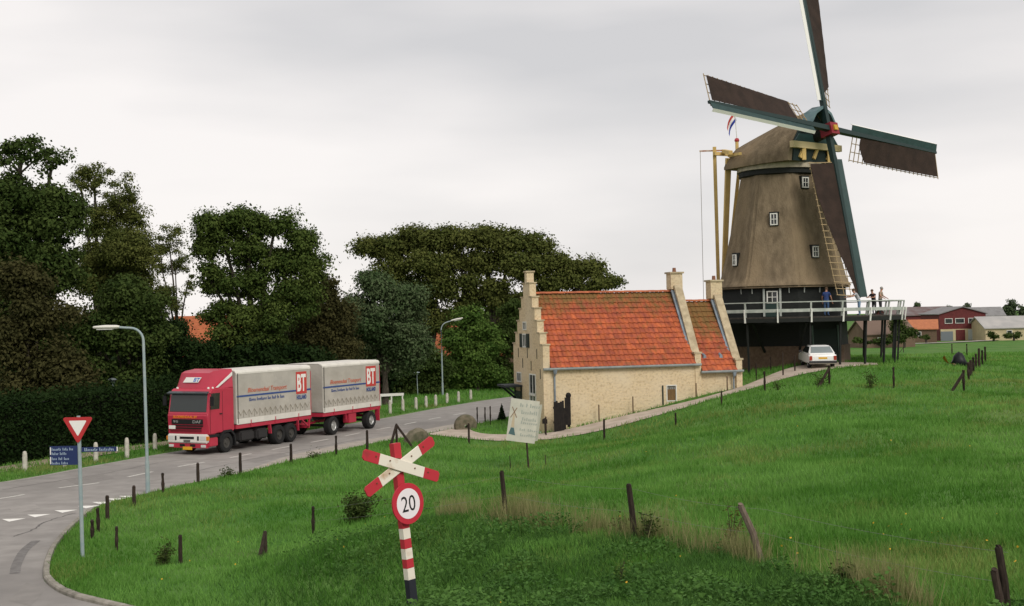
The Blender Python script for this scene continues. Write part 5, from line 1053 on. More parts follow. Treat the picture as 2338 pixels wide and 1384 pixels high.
# --- dark gate by the house corner, letter box on a post
at_ = lambda px, d: Vector((lat(px, d), d, Hz(lat(px, d), d)))
house_d = lambda px: 70 + .242 * ((px - 1169) / FPX * 70 - 1.71) / (.97 - .242 * (px - 1169) / FPX)
gt = at_(1272, 68.9); gate = thing('garden_gate', 'black wooden garden gate standing open by the house corner', 'gate', gt, RAD(10)); gs = gt.y / FPX
M_GATE = mat('black_gate', (.012, .010, .010), .9, (.022, .018, .015), scale=6)
for k in range(5): q = B(); hh = (1.62 + .06 * sin(k * 2.1)); q.box((-.26 + k * .115, 0, hh / 2), (.105, .05, hh)); q.build('plank', M_GATE, gate)
for k in range(3): q = B(); hh = 1.5; q.box((.42 + k * .11, .30, hh / 2 + .32), (.105, .05, hh)); q.build('plank', M_GATE, gate)
q = B(); q.box((-.04, .045, .5), (.6, .04, .12)); q.box((-.04, .045, 1.3), (.6, .04, .12)); q.build('ledge', M_GATE, gate)
q = B(); q.beam((.36, .3, -.2), (.30, .3, 1.25), .13, .13); q.build('gate_post', M_GATE, gate); q = B(); q.lathe([(.05, 1.78), (.14, 1.83), (.16, 1.95), (.1, 2.05), (.02, 2.08)], (.6, .40, .0), 10); q.build('post_ball', M_GATE, gate, smooth=True); q = B(); q.beam((.6, .42, .2), (.6, .40, 1.8), .14, .14); q.build('gate_post', M_GATE, gate)
lb_ = at_(1239, 68.4); box_ = thing('letter_box', 'small dark letter box on a thin post left of the gate', 'letter box', lb_)
q = B(); q.beam((0, 0, -.2), (-.02, 0, .62), .07, .07); q.build('box_post', M_GATE, box_); q = B(); q.prism([(-.14, 0), (.14, 0), (.14, .22), (0, .3), (-.14, .22)], (0, .22, 0), (-.02, -.11, .6), (1, 0, 0), (0, 0, 1)); q.build('box_body', M_GATE, box_)
fence_post('short dark stub post between letter box and gate', 1247, 995, 952, .1)
# --- black bundle and orange sheet near the right-hand fence
bb = ray(2190, 834); q = B(); rr = random.Random(3); vs = []; n1 = 14; prof = [(.04, .86), (.20, .74), (.36, .55), (.45, .34), (.46, .15), (.42, -.05)]
q.lathe(prof, (0, 0, 0), n1); bl = thing('covered_bundle', 'black plastic covered bundle at the right-hand fence', 'bundle', bb); me = q.build('cover', mat('black_sheet', (.008, .009, .011), .5), bl, smooth=True)
for v in me.data.vertices: v.co.x *= 1 + rr.uniform(-.16, .16); v.co.y *= 1 + rr.uniform(-.16, .16); v.co.z *= 1 + rr.uniform(-.06, .06)
for s in (-.5, .45): q = B(); q.lathe([(.04, -.06), (.1, 0), (.12, .06), (.05, .12)], (s, -.5, .02), 8); q.build('weight_stone', M_MST, bl)
ob_ = ray(2168, 838); q = B(); vs = []
for i in range(8):
    for j in range(4): x = -.42 + i * .12; vs.append((x, j * .13, .45 * math.exp(-((x + .32) / .16) ** 2) * (1 - j * .12) + .16 + .03 * rr.random() + .15 * (1 - i / 7)))
q.add(vs + [(a, b, c - .02) for a, b, c in vs], [(i * 4 + j, i * 4 + j + 1, i * 4 + 5 + j, i * 4 + 4 + j) for i in range(7) for j in range(3)] + [(32 + i * 4 + j, 32 + i * 4 + 4 + j, 32 + i * 4 + 5 + j, 32 + i * 4 + 1 + j) for i in range(7) for j in range(3)])
osh = q.build('plastic_sheet', mat('orange_sheet', (.62, .23, .03), .5), smooth=True); osh.location = ob_; tag(osh, 'crumpled orange plastic sheet left of the black bundle', 'sheet')
# low wooden rail beside the stage on the right
rp = ray(2063, 805); o = thing('side_rail_post', 'slanting pole with upright stake just right of the stage posts', 'post', rp)
q = B(); q.beam((0, 0, -.2), (0, 0, .75), .08, .08); q.build('stake', M_POST, o); q = B(); q.beam((-.75, 0, -.2), (0, 0, .7), .06, .06); q.build('brace', M_POST, o)

# ================================================================ HOUSES BEHIND
def win(parent, c, w_, h_, ex, nn, glass=M_GLASS, frm=M_WHITE):
    M = Matrix(((ex[0], nn[0], 0, c[0]), (ex[1], nn[1], 0, c[1]), (0, 0, 1, c[2]), (0, 0, 0, 1))); t = .09
    q = B(); q.M = M; q.box((0, 0, -h_ / 2 + t / 2), (w_, .12, t)); q.box((0, 0, h_ / 2 - t / 2), (w_, .12, t))
    for s in (-1, 1): q.box((s * (w_ / 2 - t / 2), 0, 0), (t, .12, h_ - 2 * t))
    f = q.build('window', frm, parent); q = B(); q.M = M; q.box((0, 0, 0), (w_ - 2 * t, .06, h_ - 2 * t)); q.build('pane', glass, f); return f
def simple_house(name, label, px, d, wd, dp, ez, rz, rot, wallm, roofm, wins=(), ridge='x', parts=None, z0=0.0, over=.35):
    o = thing(name, label, 'house', (lat(px, d), d, z0), RAD(rot))
    q = B()
    if ridge == 'x': q.prism([(-dp / 2, 0), (-dp / 2, ez), (0, rz - .12), (dp / 2, ez), (dp / 2, 0)], (wd, 0, 0), (-wd / 2, 0, 0), (0, 1, 0), (0, 0, 1))
    else: q.prism([(-wd / 2, 0), (wd / 2, 0), (wd / 2, ez), (0, rz - .12), (-wd / 2, ez)], (0, dp, 0), (0, -dp / 2, 0), (1, 0, 0), (0, 0, 1))
    q.build('wall', wallm, o)
    half = (dp if ridge == 'x' else wd) / 2; sl = (rz - ez) / half
    q = B(); pr = [(-half - over, ez - over * sl), (0, rz), (half + over, ez - over * sl), (half + over, ez - over * sl + .16), (0, rz + .18), (-half - over, ez - over * sl + .16)]
    if ridge == 'x': q.prism(pr, (wd + 2 * over, 0, 0), (-wd / 2 - over, 0, 0), (0, 1, 0), (0, 0, 1))
    else: q.prism(pr, (0, dp + 2 * over, 0), (0, -dp / 2 - over, 0), (1, 0, 0), (0, 0, 1))
    q.build('roof', roofm, o)
    for x, z, w_, h_ in wins: win(o, (x, -dp / 2 - .03, z), w_, h_, (1, 0), (0, 1))
    return o
M_OR = mat('far_orange_roof', (.42, .13, .055), .9, (.34, .1, .045), scale=2); M_CREAM = mat('cream_wall', (.52, .44, .27), .9, (.45, .38, .24), scale=1); M_FBR = mat('far_brick', (.16, .105, .07), .9, (.12, .08, .055), scale=3); M_FRED = mat('dark_red_boards', (.135, .028, .028), .8, (.10, .022, .022), scale=2); M_GREYR = mat('grey_roof', (.24, .235, .235), .9, (.19, .185, .185), scale=1)
simple_house('brick_cottage', 'house with orange roof glimpsed through the trees above the lorry', 488, 118, 6.5, 6, 3.2, 7.0, 20, M_FBR, M_OR, ((-2, 1.6, 1.1, 1.3), (2, 1.6, 1.1, 1.3)))
simple_house('brick_cottage', 'house with orange roof glimpsed behind the far street lamp', 1014, 138, 6, 6, 2.8, 5.5, -10, M_FBR, M_OR, ((-2, 1.6, 1.1, 1.3), (2, 1.6, 1.1, 1.3)))
simple_house('brick_cottage', 'low house with red roof half hidden left of the step gable', 1135, 142, 9, 7, 2.6, 5.2, 8, M_FBR, M_OR, ((-2, 1.5, 1.1, 1.2), (2, 1.5, 1.1, 1.2)))
# red house far right: dark red upper storey over a pale ground floor, garage door
D = 262; s_ = D / FPX
rh = simple_house('red_house', 'two-storey house with dark red boarded upper floor and low grey gable roof', 2174, D, 9.6, 10, 5.4, 6.75, 3, M_FRED, M_GREYR, ridge='y')
q = B(); q.box((.0, -5.12, 1.1), (9.3, .2, 2.5)); q.build('ground_floor', M_CREAM, rh)
for x, w_ in ((-2.9, 1.6), (-.6, 1.9), (2.1, 1.9)): win(rh, (x, -5.06, 4.0), w_, 1.05, (1, 0), (0, 1))
for x, z, w_, h_, m_ in ((-3.4, .95, 2.5, 1.9, mat('garage_grey', (.16, .18, .2), .7)), (-.6, 1.1, 1.9, 2.2, M_FRED), (2.2, 1.15, 2.4, 2.1, mat('garage_pale', (.42, .45, .44), .6))):
    q = B(); q.box((x, -5.25, z), (w_, .08, h_)); q.build('door', m_, rh)
q = B(); q.box((4.2, -5.3, 1.4), (.9, .3, 3.0)); q.build('corner_pier', M_FRED, rh)
bh_ = simple_house('brick_shed', 'small brown brick house with bright orange roof left of the red house', 2106, 250, 5.0, 6, 2.7, 4.3, -18, M_FBR, mat('bright_orange_roof', (.46, .17, .08), .9, (.38, .14, .07), scale=2), ((-.8, 1.7, .9, .9),))
simple_house('long_barn', 'dark red barn with long grey roof behind the stage railing', 2085, 285, 15, 9, 5.2, 6.9, 6, M_FRED, mat('barn_roof', (.13, .085, .08), .9, (.18, .16, .16), scale=.6), ((-4, 3.0, 2.0, 1.0), (1, 3.0, 2.0, 1.0), (5, 3.0, 2.0, 1.0)))
yh = simple_house('low_hall', 'long low yellow hall with pale grey roof at the right edge', 2320, 255, 16.5, 9, 2.5, 4.6, 2, M_CREAM, mat('pale_grey_roof', (.42, .40, .38), .9, (.34, .33, .32), scale=.5), ridge='x')
for x in (-3.5, 0.5, 4.0): win(yh, (x, -4.55, 1.5), 1.1, 1.0, (1, 0), (0, 1))
simple_house('brown_barn', 'low brown barn seen between the stage posts', 2010, 222, 9, 7, 2.4, 4.6, 12, mat('barn_brown', (.19, .13, .09), .9, (.15, .1, .07), scale=1), mat('barn_brown_roof', (.16, .11, .085), .9), ((-2, 1.3, 1.2, 1.0),))
strip('far_road', [(lat(2050, 236), 236), (lat(2110, 238), 238), (lat(2180, 242), 242), (lat(2240, 248), 248), (lat(2300, 258), 258)], -1.6, 1.6, lambda x, y: Hz(x, y) + .12, mat('far_road', (.36, .33, .30), .9))
simple_house('far_house', 'grey roofed house behind the red house', 2235, 320, 10, 8, 4.6, 6.6, -4, M_FRED, M_GREYR, ((-2, 3.2, 1.6, 1.0), (2, 3.2, 1.6, 1.0)))
# ================================================================ TREES
CLUMP = 1.5; cover = 1.05
def leaf_quads(pts, size, rng, flat=.35, aspect=.62, nrm=None):
    n = len(pts); a = rng.normal(size=(n, 3)); a[:, 2] *= flat + .3; a /= np.linalg.norm(a, axis=1)[:, None] + 1e-9
    t = rng.normal(size=(n, 3))
    if nrm is not None:
        m = nrm * .9 + np.array([0, 0, .45]) + rng.normal(size=(n, 3)) * .55; m /= np.linalg.norm(m, axis=1)[:, None] + 1e-9; a = np.cross(m, a); a /= np.linalg.norm(a, axis=1)[:, None] + 1e-9; t = m
    b = np.cross(a, t); b /= np.linalg.norm(b, axis=1)[:, None] + 1e-9
    s = size * rng.uniform(.55, 1.35, n)[:, None]; a = a * s * .5; b = b * s * .5 * aspect
    co = np.stack([pts - a, pts + b - a * .1, pts + a, pts - b - a * .1], 1).reshape(-1, 3); return co
LEAFM = {}
def leafmat(nm, c1, c2, tr=.22):
    return mat('leaf_' + nm, c1, .7, c2, attr='v', transl=tr, spec=.04)
LM_ = {'dark': leafmat('dark', (0.027, 0.050, 0.012), (0.076, 0.107, 0.028)), 'green': leafmat('green', (0.036, 0.067, 0.015), (0.108, 0.142, 0.034)), 'olive': leafmat('olive', (0.048, 0.069, 0.017), (0.140, 0.149, 0.040)), 'brown': leafmat('brown', (.034, .036, .013), (.080, .074, .028)),
       'silver': leafmat('silver', (0.038, 0.076, 0.024), (0.137, 0.173, 0.089)), 'bright': leafmat('bright', (0.046, 0.099, 0.019), (0.120, 0.186, 0.040)), 'hedge': leafmat('hedge', (0.011, 0.025, 0.007), (0.025, 0.045, 0.013)), 'far': leafmat('far', (0.047, 0.073, 0.033), (0.100, 0.133, 0.067))}
M_BARK = mat('bark', (.055, .045, .035), .95, (.085, .07, .055), scale=5, bump=.03)
TREE_RNG = np.random.default_rng(21)
def tree(name, label, px, d, blobs, leaf, size=.26, lai=5.0, group=None, trunk=.22, base_y=None, sub=.55, cat='tree', twigs=True, trunks=None):
    rng = TREE_RNG; size = size * .84; x0 = lat(px, d); z0 = Hz(x0, d); o = thing(name, label, cat, (x0, d, z0), 0, group); O = np.array([x0, d, z0]); k = d / FPX
    allp = []; allv = []; alln = []; limb = B(); tops = []
    for bl in blobs:
        cx, cy, rx, ry = bl[:4]; dens = bl[4] if len(bl) > 4 else 1.0; dd = rng.uniform(-.25, .25) * rx * k
        c = np.array(P(cx, cy, d + dd)) - O; R = np.array([rx * k, max(rx, ry) * k * .8, ry * k]); area = pi * R[0] * R[2]
        rc = CLUMP * sub * (.5 + .5 * min(1.0, dens)); ncl = max(4, int(area * 4.3 * (dens ** .75) / (pi * rc * rc))); nl = int(ncl * 4 * pi * rc * rc * .62 * cover * min(1.0, dens ** .5 * 1.05) / (size * size * .31))
        u = rng.normal(size=(ncl, 3)); u /= np.linalg.norm(u, axis=1)[:, None]; rad = rng.uniform(.12, 1, ncl) ** .5; cl = c + u * np.maximum(R - rc * .55, R * .35) * rad[:, None]
        cl[:, 2] = np.maximum(cl[:, 2], .3)
        w_ = rng.integers(0, ncl, nl); sg = sub * rng.uniform(.6, 1.25, ncl)
        e = rng.normal(size=(nl, 3)); e[:, 2] += .35; e /= np.linalg.norm(e, axis=1)[:, None]; rr_ = (1 - .62 * rng.random(nl) ** 2.2) * (1 + .24 * np.clip(rng.normal(size=nl), -2, 1.6)); cs_ = rc * (sg / sub)[w_] * min(1.0, R.min() / 1.1)
        lump = 1 + .28 * np.sin(e[:, 0] * 5 + w_) * np.sin(e[:, 1] * 5 + w_ * 1.7) ; p = cl[w_] + e * (cs_ * rr_ * lump)[:, None] * np.array([1.1, 1.1, .72]); alln.append(e)
        p[:, 2] = np.maximum(p[:, 2], .12); allp.append(p); cv = rng.uniform(0, .75, ncl); allv.append(np.clip(cv[w_] * .7 + rng.uniform(0, .45, nl), 0, 1)); tops.append((c, cl))
    p = np.concatenate(allp); v = np.concatenate(allv); co = leaf_quads(p, size, rng, nrm=np.concatenate(alln)); nq = len(p)
    npmesh('crown', co, np.arange(nq * 4), 4, LM_[leaf], o, {'v': np.repeat(v, 4)})
    tr = trunks or [0.0]
    hmin = min(c[2] for c, _ in tops); fork = max(.8, hmin * .55)
    for tx in tr:
        limb.tube([(tx, 0, -.3), (tx + .05, .02, fork * .5), (tx * 1.02 + .02, .05, fork)], [trunk * 1.25, trunk * 1.02, trunk * .85], 8)
    for c, cl in tops:
        c = Vector(c); tx = min(tr, key=lambda t: abs(t - c.x)); s = Vector((tx, .05, fork)); m_ = s.lerp(c, .5) + Vector((0, 0, .12 * (c - s).length)); r0 = trunk * .55
        limb.tube([s, m_, c], [r0, r0 * .7, r0 * .42], 6)
        if twigs:
            for q in cl[::3]: q = Vector(q); a = m_.lerp(c, .75); mm = a.lerp(q, .5) + Vector((0, 0, .15)); limb.tube([a, mm, q], [r0 * .36, r0 * .22, .012], 4)
    limb.build('trunk', M_BARK, o)
    return o
G1 = 'roadside trees on the left'
tree('broadleaf_tree', 'tall dark tree at the left edge, tallest crown there', 55, 74, [(45, 350, 85, 50, .42), (120, 370, 50, 45, .3), (50, 450, 100, 80), (120, 500, 80, 80), (10, 560, 110, 110), (110, 610, 100, 90), (30, 700, 100, 90)], 'dark', group=G1, trunk=.35)
tree('broadleaf_tree', 'tall tree with a thin brownish see-through top, second from the left', 225, 82, [(215, 400, 62, 62, .26), (275, 450, 50, 80, .24), (185, 430, 30, 60, .2), (250, 500, 85, 70, .55), (290, 570, 80, 70), (215, 620, 80, 80), (310, 640, 50, 55)], 'olive', size=.18, group=G1, trunk=.3)
tree('broadleaf_tree', 'brown leaved low tree at the left edge in front of the dark trees', 70, 69, [(45, 640, 75, 60), (90, 720, 100, 70), (30, 790, 80, 80), (130, 830, 75, 65), (170, 880, 60, 55), (60, 890, 90, 60)], 'brown', size=.25, lai=4, group=G1)
tree('broadleaf_tree', 'dense dark tree behind the near street lamp', 290, 78, [(300, 690, 75, 80), (240, 740, 80, 80), (330, 770, 75, 80), (260, 850, 110, 70), (190, 760, 60, 80)], 'dark', group=G1, lai=6)
tree('broadleaf_tree', 'thin light tree with bare forked trunk between the large trees', 405, 92, [(385, 545, 42, 48, .28), (400, 610, 42, 50, .25), (365, 600, 30, 45, .3), (430, 640, 22, 50, .18), (370, 690, 45, 50, .7)], 'olive', size=.16, group=G1, trunk=.16)
tree('dark_shrub', 'dark round evergreen shrub behind the lorry cab', 395, 80, [(385, 770, 60, 55), (360, 820, 60, 55), (440, 810, 55, 50), (420, 870, 80, 50)], 'hedge', lai=6, group='dark shrubs behind the road', cat='shrub', size=.22)
tree('broadleaf_tree', 'large spreading tree rising above the lorry body', 575, 84, [(500, 520, 60, 42), (565, 505, 60, 36), (630, 510, 50, 36), (690, 555, 45, 50), (470, 570, 40, 40), (560, 570, 85, 50, .8), (650, 600, 80, 50), (710, 610, 40, 55, .8), (480, 640, 50, 50, .8), (570, 650, 75, 50, .8), (680, 680, 70, 60), (500, 710, 60, 40, .7), (600, 720, 90, 55), (560, 780, 110, 50)], 'green', size=.24, lai=4.6, group=G1, trunk=.34)
tree('broadleaf_tree', 'brownish bushy tree right of the large spreading tree', 745, 88, [(735, 680, 55, 60, .8), (760, 740, 60, 60), (715, 760, 55, 60), (790, 800, 45, 60), (745, 830, 60, 50)], 'brown', size=.23, lai=4.5, group=G1)
tree('dark_shrub', 'wide dark shrub mass behind the lorry roof', 590, 83, [(500, 830, 80, 55), (590, 820, 90, 60), (680, 830, 80, 55), (540, 880, 90, 50), (650, 880, 90, 50), (450, 880, 60, 50)], 'hedge', lai=6, group='dark shrubs behind the road', cat='shrub', size=.28, twigs=False)
tree('dark_shrub', 'dark undergrowth far behind the hedge at the left', 230, 96, [(60, 870, 110, 70), (180, 880, 110, 70), (300, 880, 110, 70), (400, 880, 90, 60)], 'hedge', lai=5, group='dark shrubs behind the road', cat='shrub', size=.5, twigs=False, sub=.8)
tree('dark_shrub', 'dark undergrowth far behind the lorry and trailer', 640, 104, [(500, 870, 100, 60), (620, 870, 110, 60), (740, 870, 100, 65), (840, 870, 80, 60)], 'hedge', lai=5, group='dark shrubs behind the road', cat='shrub', size=.5, twigs=False, sub=.8)
tree('poplar_tree', 'silvery green tree behind the trailer', 875, 97, [(850, 660, 55, 45), (920, 680, 55, 50), (820, 720, 60, 60), (890, 740, 85, 60), (950, 730, 30, 50, .7), (860, 800, 70, 60), (930, 800, 60, 60), (800, 800, 50, 60), (955, 790, 35, 40)], 'silver', size=.26, lai=5, group=G1, trunk=.26)
tree('broadleaf_tree', 'huge flat-topped tree group filling the middle behind the house', 1090, 122, [(840, 565, 38, 28), (885, 575, 60, 42), (935, 550, 60, 40), (880, 620, 60, 40, .8), (990, 550, 65, 42), (960, 600, 75, 40, .9), (1050, 545, 60, 36), (1110, 545, 65, 38), (1030, 605, 70, 40), (1110, 600, 75, 40), (1170, 555, 55, 40), (1220, 560, 45, 40), (1190, 610, 70, 45, .85), (1250, 600, 55, 40), (1300, 620, 55, 32, .9), (1355, 620, 40, 34, .8), (1390, 650, 40, 26, .8), (1330, 650, 60, 30, .8), (1260, 655, 55, 36, .8), (905, 650, 60, 40), (960, 690, 50, 50, .8), (1060, 700, 50, 50, .7), (1160, 740, 50, 50, .8), (1000, 740, 50, 40, .6), (1000, 655, 65, 45, .8), (1060, 650, 50, 35, .6), (1130, 670, 70, 50, .8), (1200, 690, 50, 50, .9), (1270, 690, 50, 40, .8), (1350, 690, 45, 30, .8)], 'olive', size=.32, lai=4.4, sub=.75, trunk=.42, trunks=[-4.5, -1.2, 1.5, 5.5], group=G1)
tree('broadleaf_tree', 'rounded mid-green tree beside the far street lamp', 1085, 112, [(1075, 735, 45, 42), (1045, 780, 42, 42), (1110, 780, 45, 50), (1080, 820, 65, 50), (1050, 860, 50, 40), (1120, 860, 45, 40)], 'bright', size=.28, lai=5, group=G1)
tree('dark_shrub', 'dark shrub mass between trailer and far street lamp', 930, 108, [(880, 850, 55, 50), (940, 850, 60, 50), (990, 840, 50, 60), (900, 890, 60, 30), (970, 885, 55, 30)], 'dark', lai=6, group='dark shrubs behind the road', cat='shrub', size=.28, twigs=False)
tree('dark_shrub', 'dark shrub and undergrowth left of the step gable', 1150, 116, [(1150, 790, 45, 60), (1165, 730, 35, 60, .8), (1150, 850, 50, 40), (1095, 880, 60, 24), (1020, 880, 50, 28), (1180, 860, 40, 45)], 'dark', lai=5.5, group='dark shrubs behind the road', cat='shrub', size=.3, twigs=False)
for k, (px, py, rx, ry, d) in enumerate(((2094, 703, 9, 13, 330), (2166, 703, 9, 12, 330), (2206, 706, 11, 14, 335), (2226, 712, 10, 9, 335), (2270, 716, 12, 18, 330), (2308, 706, 17, 22, 325), (2337, 712, 10, 16, 325))):
    tree('distant_tree', ('small distant tree at the end of the stage railing', 'small distant tree left over the red house gable', 'distant tree right over the red house gable', 'low distant tree between the red house and the conifer', 'dark distant conifer above the low hall, left', 'largest dark distant tree above the low hall', 'distant tree cut by the right edge')[k], px, d, [(px, py, rx, ry), (px, py + ry, rx * 1.1, ry)], 'far', size=.7, lai=4, group='distant trees on the right', trunk=.2, twigs=False, sub=.6)
tree('garden_shrub', 'dark green shrub in front of the brown brick house', 2062, 215, [(2050, 745, 22, 22), (2075, 760, 20, 16)], 'dark', size=.5, lai=5, cat='shrub', group='garden shrubs by the far houses', twigs=False)
tree('garden_shrub', 'dark hedge-like shrubs behind the stage posts', 2010, 185, [(1965, 778, 20, 10), (1995, 780, 20, 9), (2025, 778, 22, 11), (2052, 772, 22, 16)], 'dark', size=.45, lai=5, cat='shrub', group='garden shrubs by the far houses', twigs=False)
tree('garden_shrub', 'low dark shrub at the foot of the yellow hall', 2266, 245, [(2266, 766, 13, 10)], 'dark', size=.5, lai=5, cat='shrub', group='garden shrubs by the far houses', twigs=False)
tree('garden_shrub', 'wide dark shrub at the right end of the yellow hall', 2312, 245, [(2302, 767, 14, 9), (2322, 765, 12, 10)], 'dark', size=.5, lai=5, cat='shrub', group='garden shrubs by the far houses', twigs=False)
tree('garden_shrub', 'low shrub before the small brick house wall', 2112, 240, [(2112, 770, 18, 7)], 'dark', size=.5, lai=5, cat='shrub', group='garden shrubs by the far houses', twigs=False)
# wood closing the view behind the roadside trees
rng = np.random.default_rng(8); n = 52000; wx = rng.uniform(-95, 16, n); wy = 158 + 9 * rng.random(n) + 6 * np.sin(wx / 17); wh = 5.2 + 2.4 * vnoise(wx / 6.0, wy * 0, 3) + 1.2 * vnoise(wx / 2.0, wy * 0, 4)
wz = wh * rng.random(n) ** .8; pts = np.column_stack([wx, wy, wz]); tag(npmesh('distant_wood', leaf_quads(pts, .75, rng), np.arange(n * 4), 4, LM_['dark'], None, {'v': np.repeat(np.clip(vnoise(wx / 2.2, wz / 1.5, 5) * .7 + rng.random(n) * .3, 0, 1), 4)}), 'dark wood closing the view behind the roadside trees', 'wood', kind='stuff')
# hedge along the footpath
hp = [p for p in FAR if 36 < p[1] < 73]; HL = np.array(hp); rng = np.random.default_rng(4)
def offs(L, o):
    r = []
    for i in range(len(L)): t = L[min(i + 1, len(L) - 1)] - L[max(i - 1, 0)]; t = t / np.hypot(*t); r.append(L[i] + np.array([-t[1], t[0]]) * o)
    return np.array(r)
hc = offs(HL, 5.6); hcum = np.concatenate([[0], np.cumsum(np.hypot(*(hc[1:] - hc[:-1]).T))]); n = 46000
hedge = thing('hedge', 'long dark clipped hedge behind the footpath', 'hedge', (hc[len(hc) // 2][0], hc[len(hc) // 2][1], 0)); O = np.array([*hc[len(hc) // 2], 0])
s = rng.uniform(0, hcum[-1], n); cxy = np.stack([np.interp(s, hcum, hc[:, 0]), np.interp(s, hcum, hc[:, 1])], 1); t_ = np.stack([np.interp(s + .2, hcum, hc[:, 0]), np.interp(s + .2, hcum, hc[:, 1])], 1) - np.stack([np.interp(s - .2, hcum, hc[:, 0]), np.interp(s - .2, hcum, hc[:, 1])], 1); t_ /= np.linalg.norm(t_, axis=1)[:, None] + 1e-9; nn_ = np.stack([-t_[:, 1], t_[:, 0]], 1)
hh = 2.9 + .35 * vnoise(s / 2.5, s * 0, 2); face = rng.random(n); wq = np.where(face < .68, -.95 + rng.normal(0, .09, n), rng.uniform(-1, 1, n)); zq = np.where(face < .68, rng.random(n) * hh, hh + rng.normal(0, .08, n)); wq += .12 * (vnoise(s / 1.3, zq / 1.0, 6) - .5)
zq += np.where((face > .9), rng.random(n) ** 3 * .5, 0); wq -= np.where(face < .1, rng.random(n) ** 3 * .35, 0); pts = np.column_stack([cxy + nn_ * wq[:, None], zq]) - O; npmesh('foliage', leaf_quads(pts, .17, rng), np.arange(n * 4), 4, LM_['hedge'], hedge, {'v': np.repeat(np.clip(vnoise(s, zq * 1.5, 8) * .6 + rng.random(n) * .4, 0, 1), 4)})
b = B()
for i in range(len(hc) - 1):
    a, c = hc[i] - O[:2], hc[i + 1] - O[:2]; b.beam((*a, 1.35), (*c, 1.35), 1.5, 2.75)
b.build('hedge_core', mat('hedge_core', (.012, .014, .008), 1), hedge)
# ================================================================ SMALL PLANTS
def plant(name, label, px, yb, w_px, h_px, n, leaf, size, stems=8, cat='plant', group=None):
    rng = TREE_RNG; g = ray(px, yb); k = g.y / FPX; o = thing(name, label, cat, g, 0, group); W_, H_ = w_px * k, h_px * k
    q = B(); pts = []
    for i in range(stems):
        a = rng.uniform(0, 2 * pi); r = rng.uniform(.1, 1) * W_ / 2; h = H_ * rng.uniform(.55, 1); tip = Vector((r * cos(a) + .1 * W_, r * .7 * sin(a), h)); m_ = Vector((tip.x * .35, tip.y * .35, h * .55)); q.tube([(0, 0, -.05), m_, tip], [.014, .01, .005], 4)
        for t in rng.random(max(4, n // stems)): v = (m_ * (2 * t) if t < .5 else m_.lerp(tip, 2 * t - 1)); pts.append(np.array(v) + rng.normal(0, .06 + .05 * W_, 3))
    q.build('stems', mat('plant_stem', (.06, .06, .03), .9), o); pts = np.array(pts); pts[:, 2] = np.maximum(pts[:, 2], .02)
    npmesh('leaves', leaf_quads(pts, size, rng, aspect=.4), np.arange(len(pts) * 4), 4, LM_[leaf], o, {'v': np.repeat(rng.random(len(pts)), 4)}); return o
plant('weed_bush', 'spiky dark bush on the bank left of the speed plate', 815, 1194, 110, 66, 2200, 'dark', .11, 34, 'bush'); plant('weed_tuft', 'dark weed tuft left of the fence post in the lower left meadow', 372, 1290, 52, 48, 420, 'dark', .1, 12)
plant('weed_tuft', 'dark weeds at the foot of the braced post before the car', 1870, 884, 50, 34, 260, 'dark', .12, 9); plant('weed_tuft', 'upright dark thistle right of the braced post', 1987, 886, 42, 46, 300, 'dark', .12, 10); plant('weed_tuft', 'low weeds right of the dark post at the path edge', 1775, 890, 40, 22, 150, 'dark', .1, 8)
plant('weed_tuft', 'dark weeds along the road edge beside the eighth roadside post', 715, 1050, 50, 18, 240, 'dark', .11, 8); plant('weed_tuft', 'dark weeds at the road edge near the seventh roadside post', 515, 1092, 48, 20, 240, 'dark', .11, 8)
plant('weed_tuft', 'tall dark weed stalks beside the grey leaning post', 1672, 1268, 62, 118, 240, 'olive', .085, 9); plant('weed_tuft', 'weed stalks at the foot of the thick dark post', 1478, 1238, 60, 70, 260, 'dark', .085, 9); plant('weed_tuft', 'brownish dock stalks left of the thick dark post', 1420, 1222, 40, 44, 200, 'brown', .08, 7)
plant('weed_tuft', 'grey tussock with dark weeds at the lower right crest', 1925, 1345, 90, 55, 360, 'dark', .085, 10); plant('weed_tuft', 'pale dock shoot low on the foreground bank', 1416, 1340, 30, 70, 130, 'bright', .07, 4)
cf = ray(1146, 962); o = thing('small_conifer', 'small pointed conifer beside the information board', 'conifer', cf); q = B(); q.cyl((0, 0, -.2), (0, 0, .7), .04, .01, 6); q.build('trunk', M_BARK, o); n = 900; zz_ = np.sqrt(rng.random(n)); hgt = 1.05; r_ = .30 * zz_ * np.sqrt(rng.random(n)); a_ = rng.random(n) * 2 * pi; pts = np.column_stack([r_ * np.cos(a_), r_ * np.sin(a_), hgt * (1 - zz_) + .05]); npmesh('foliage', leaf_quads(pts, .1, rng), np.arange(n * 4), 4, LM_['hedge'], o, {'v': np.repeat(rng.random(n), 4)})
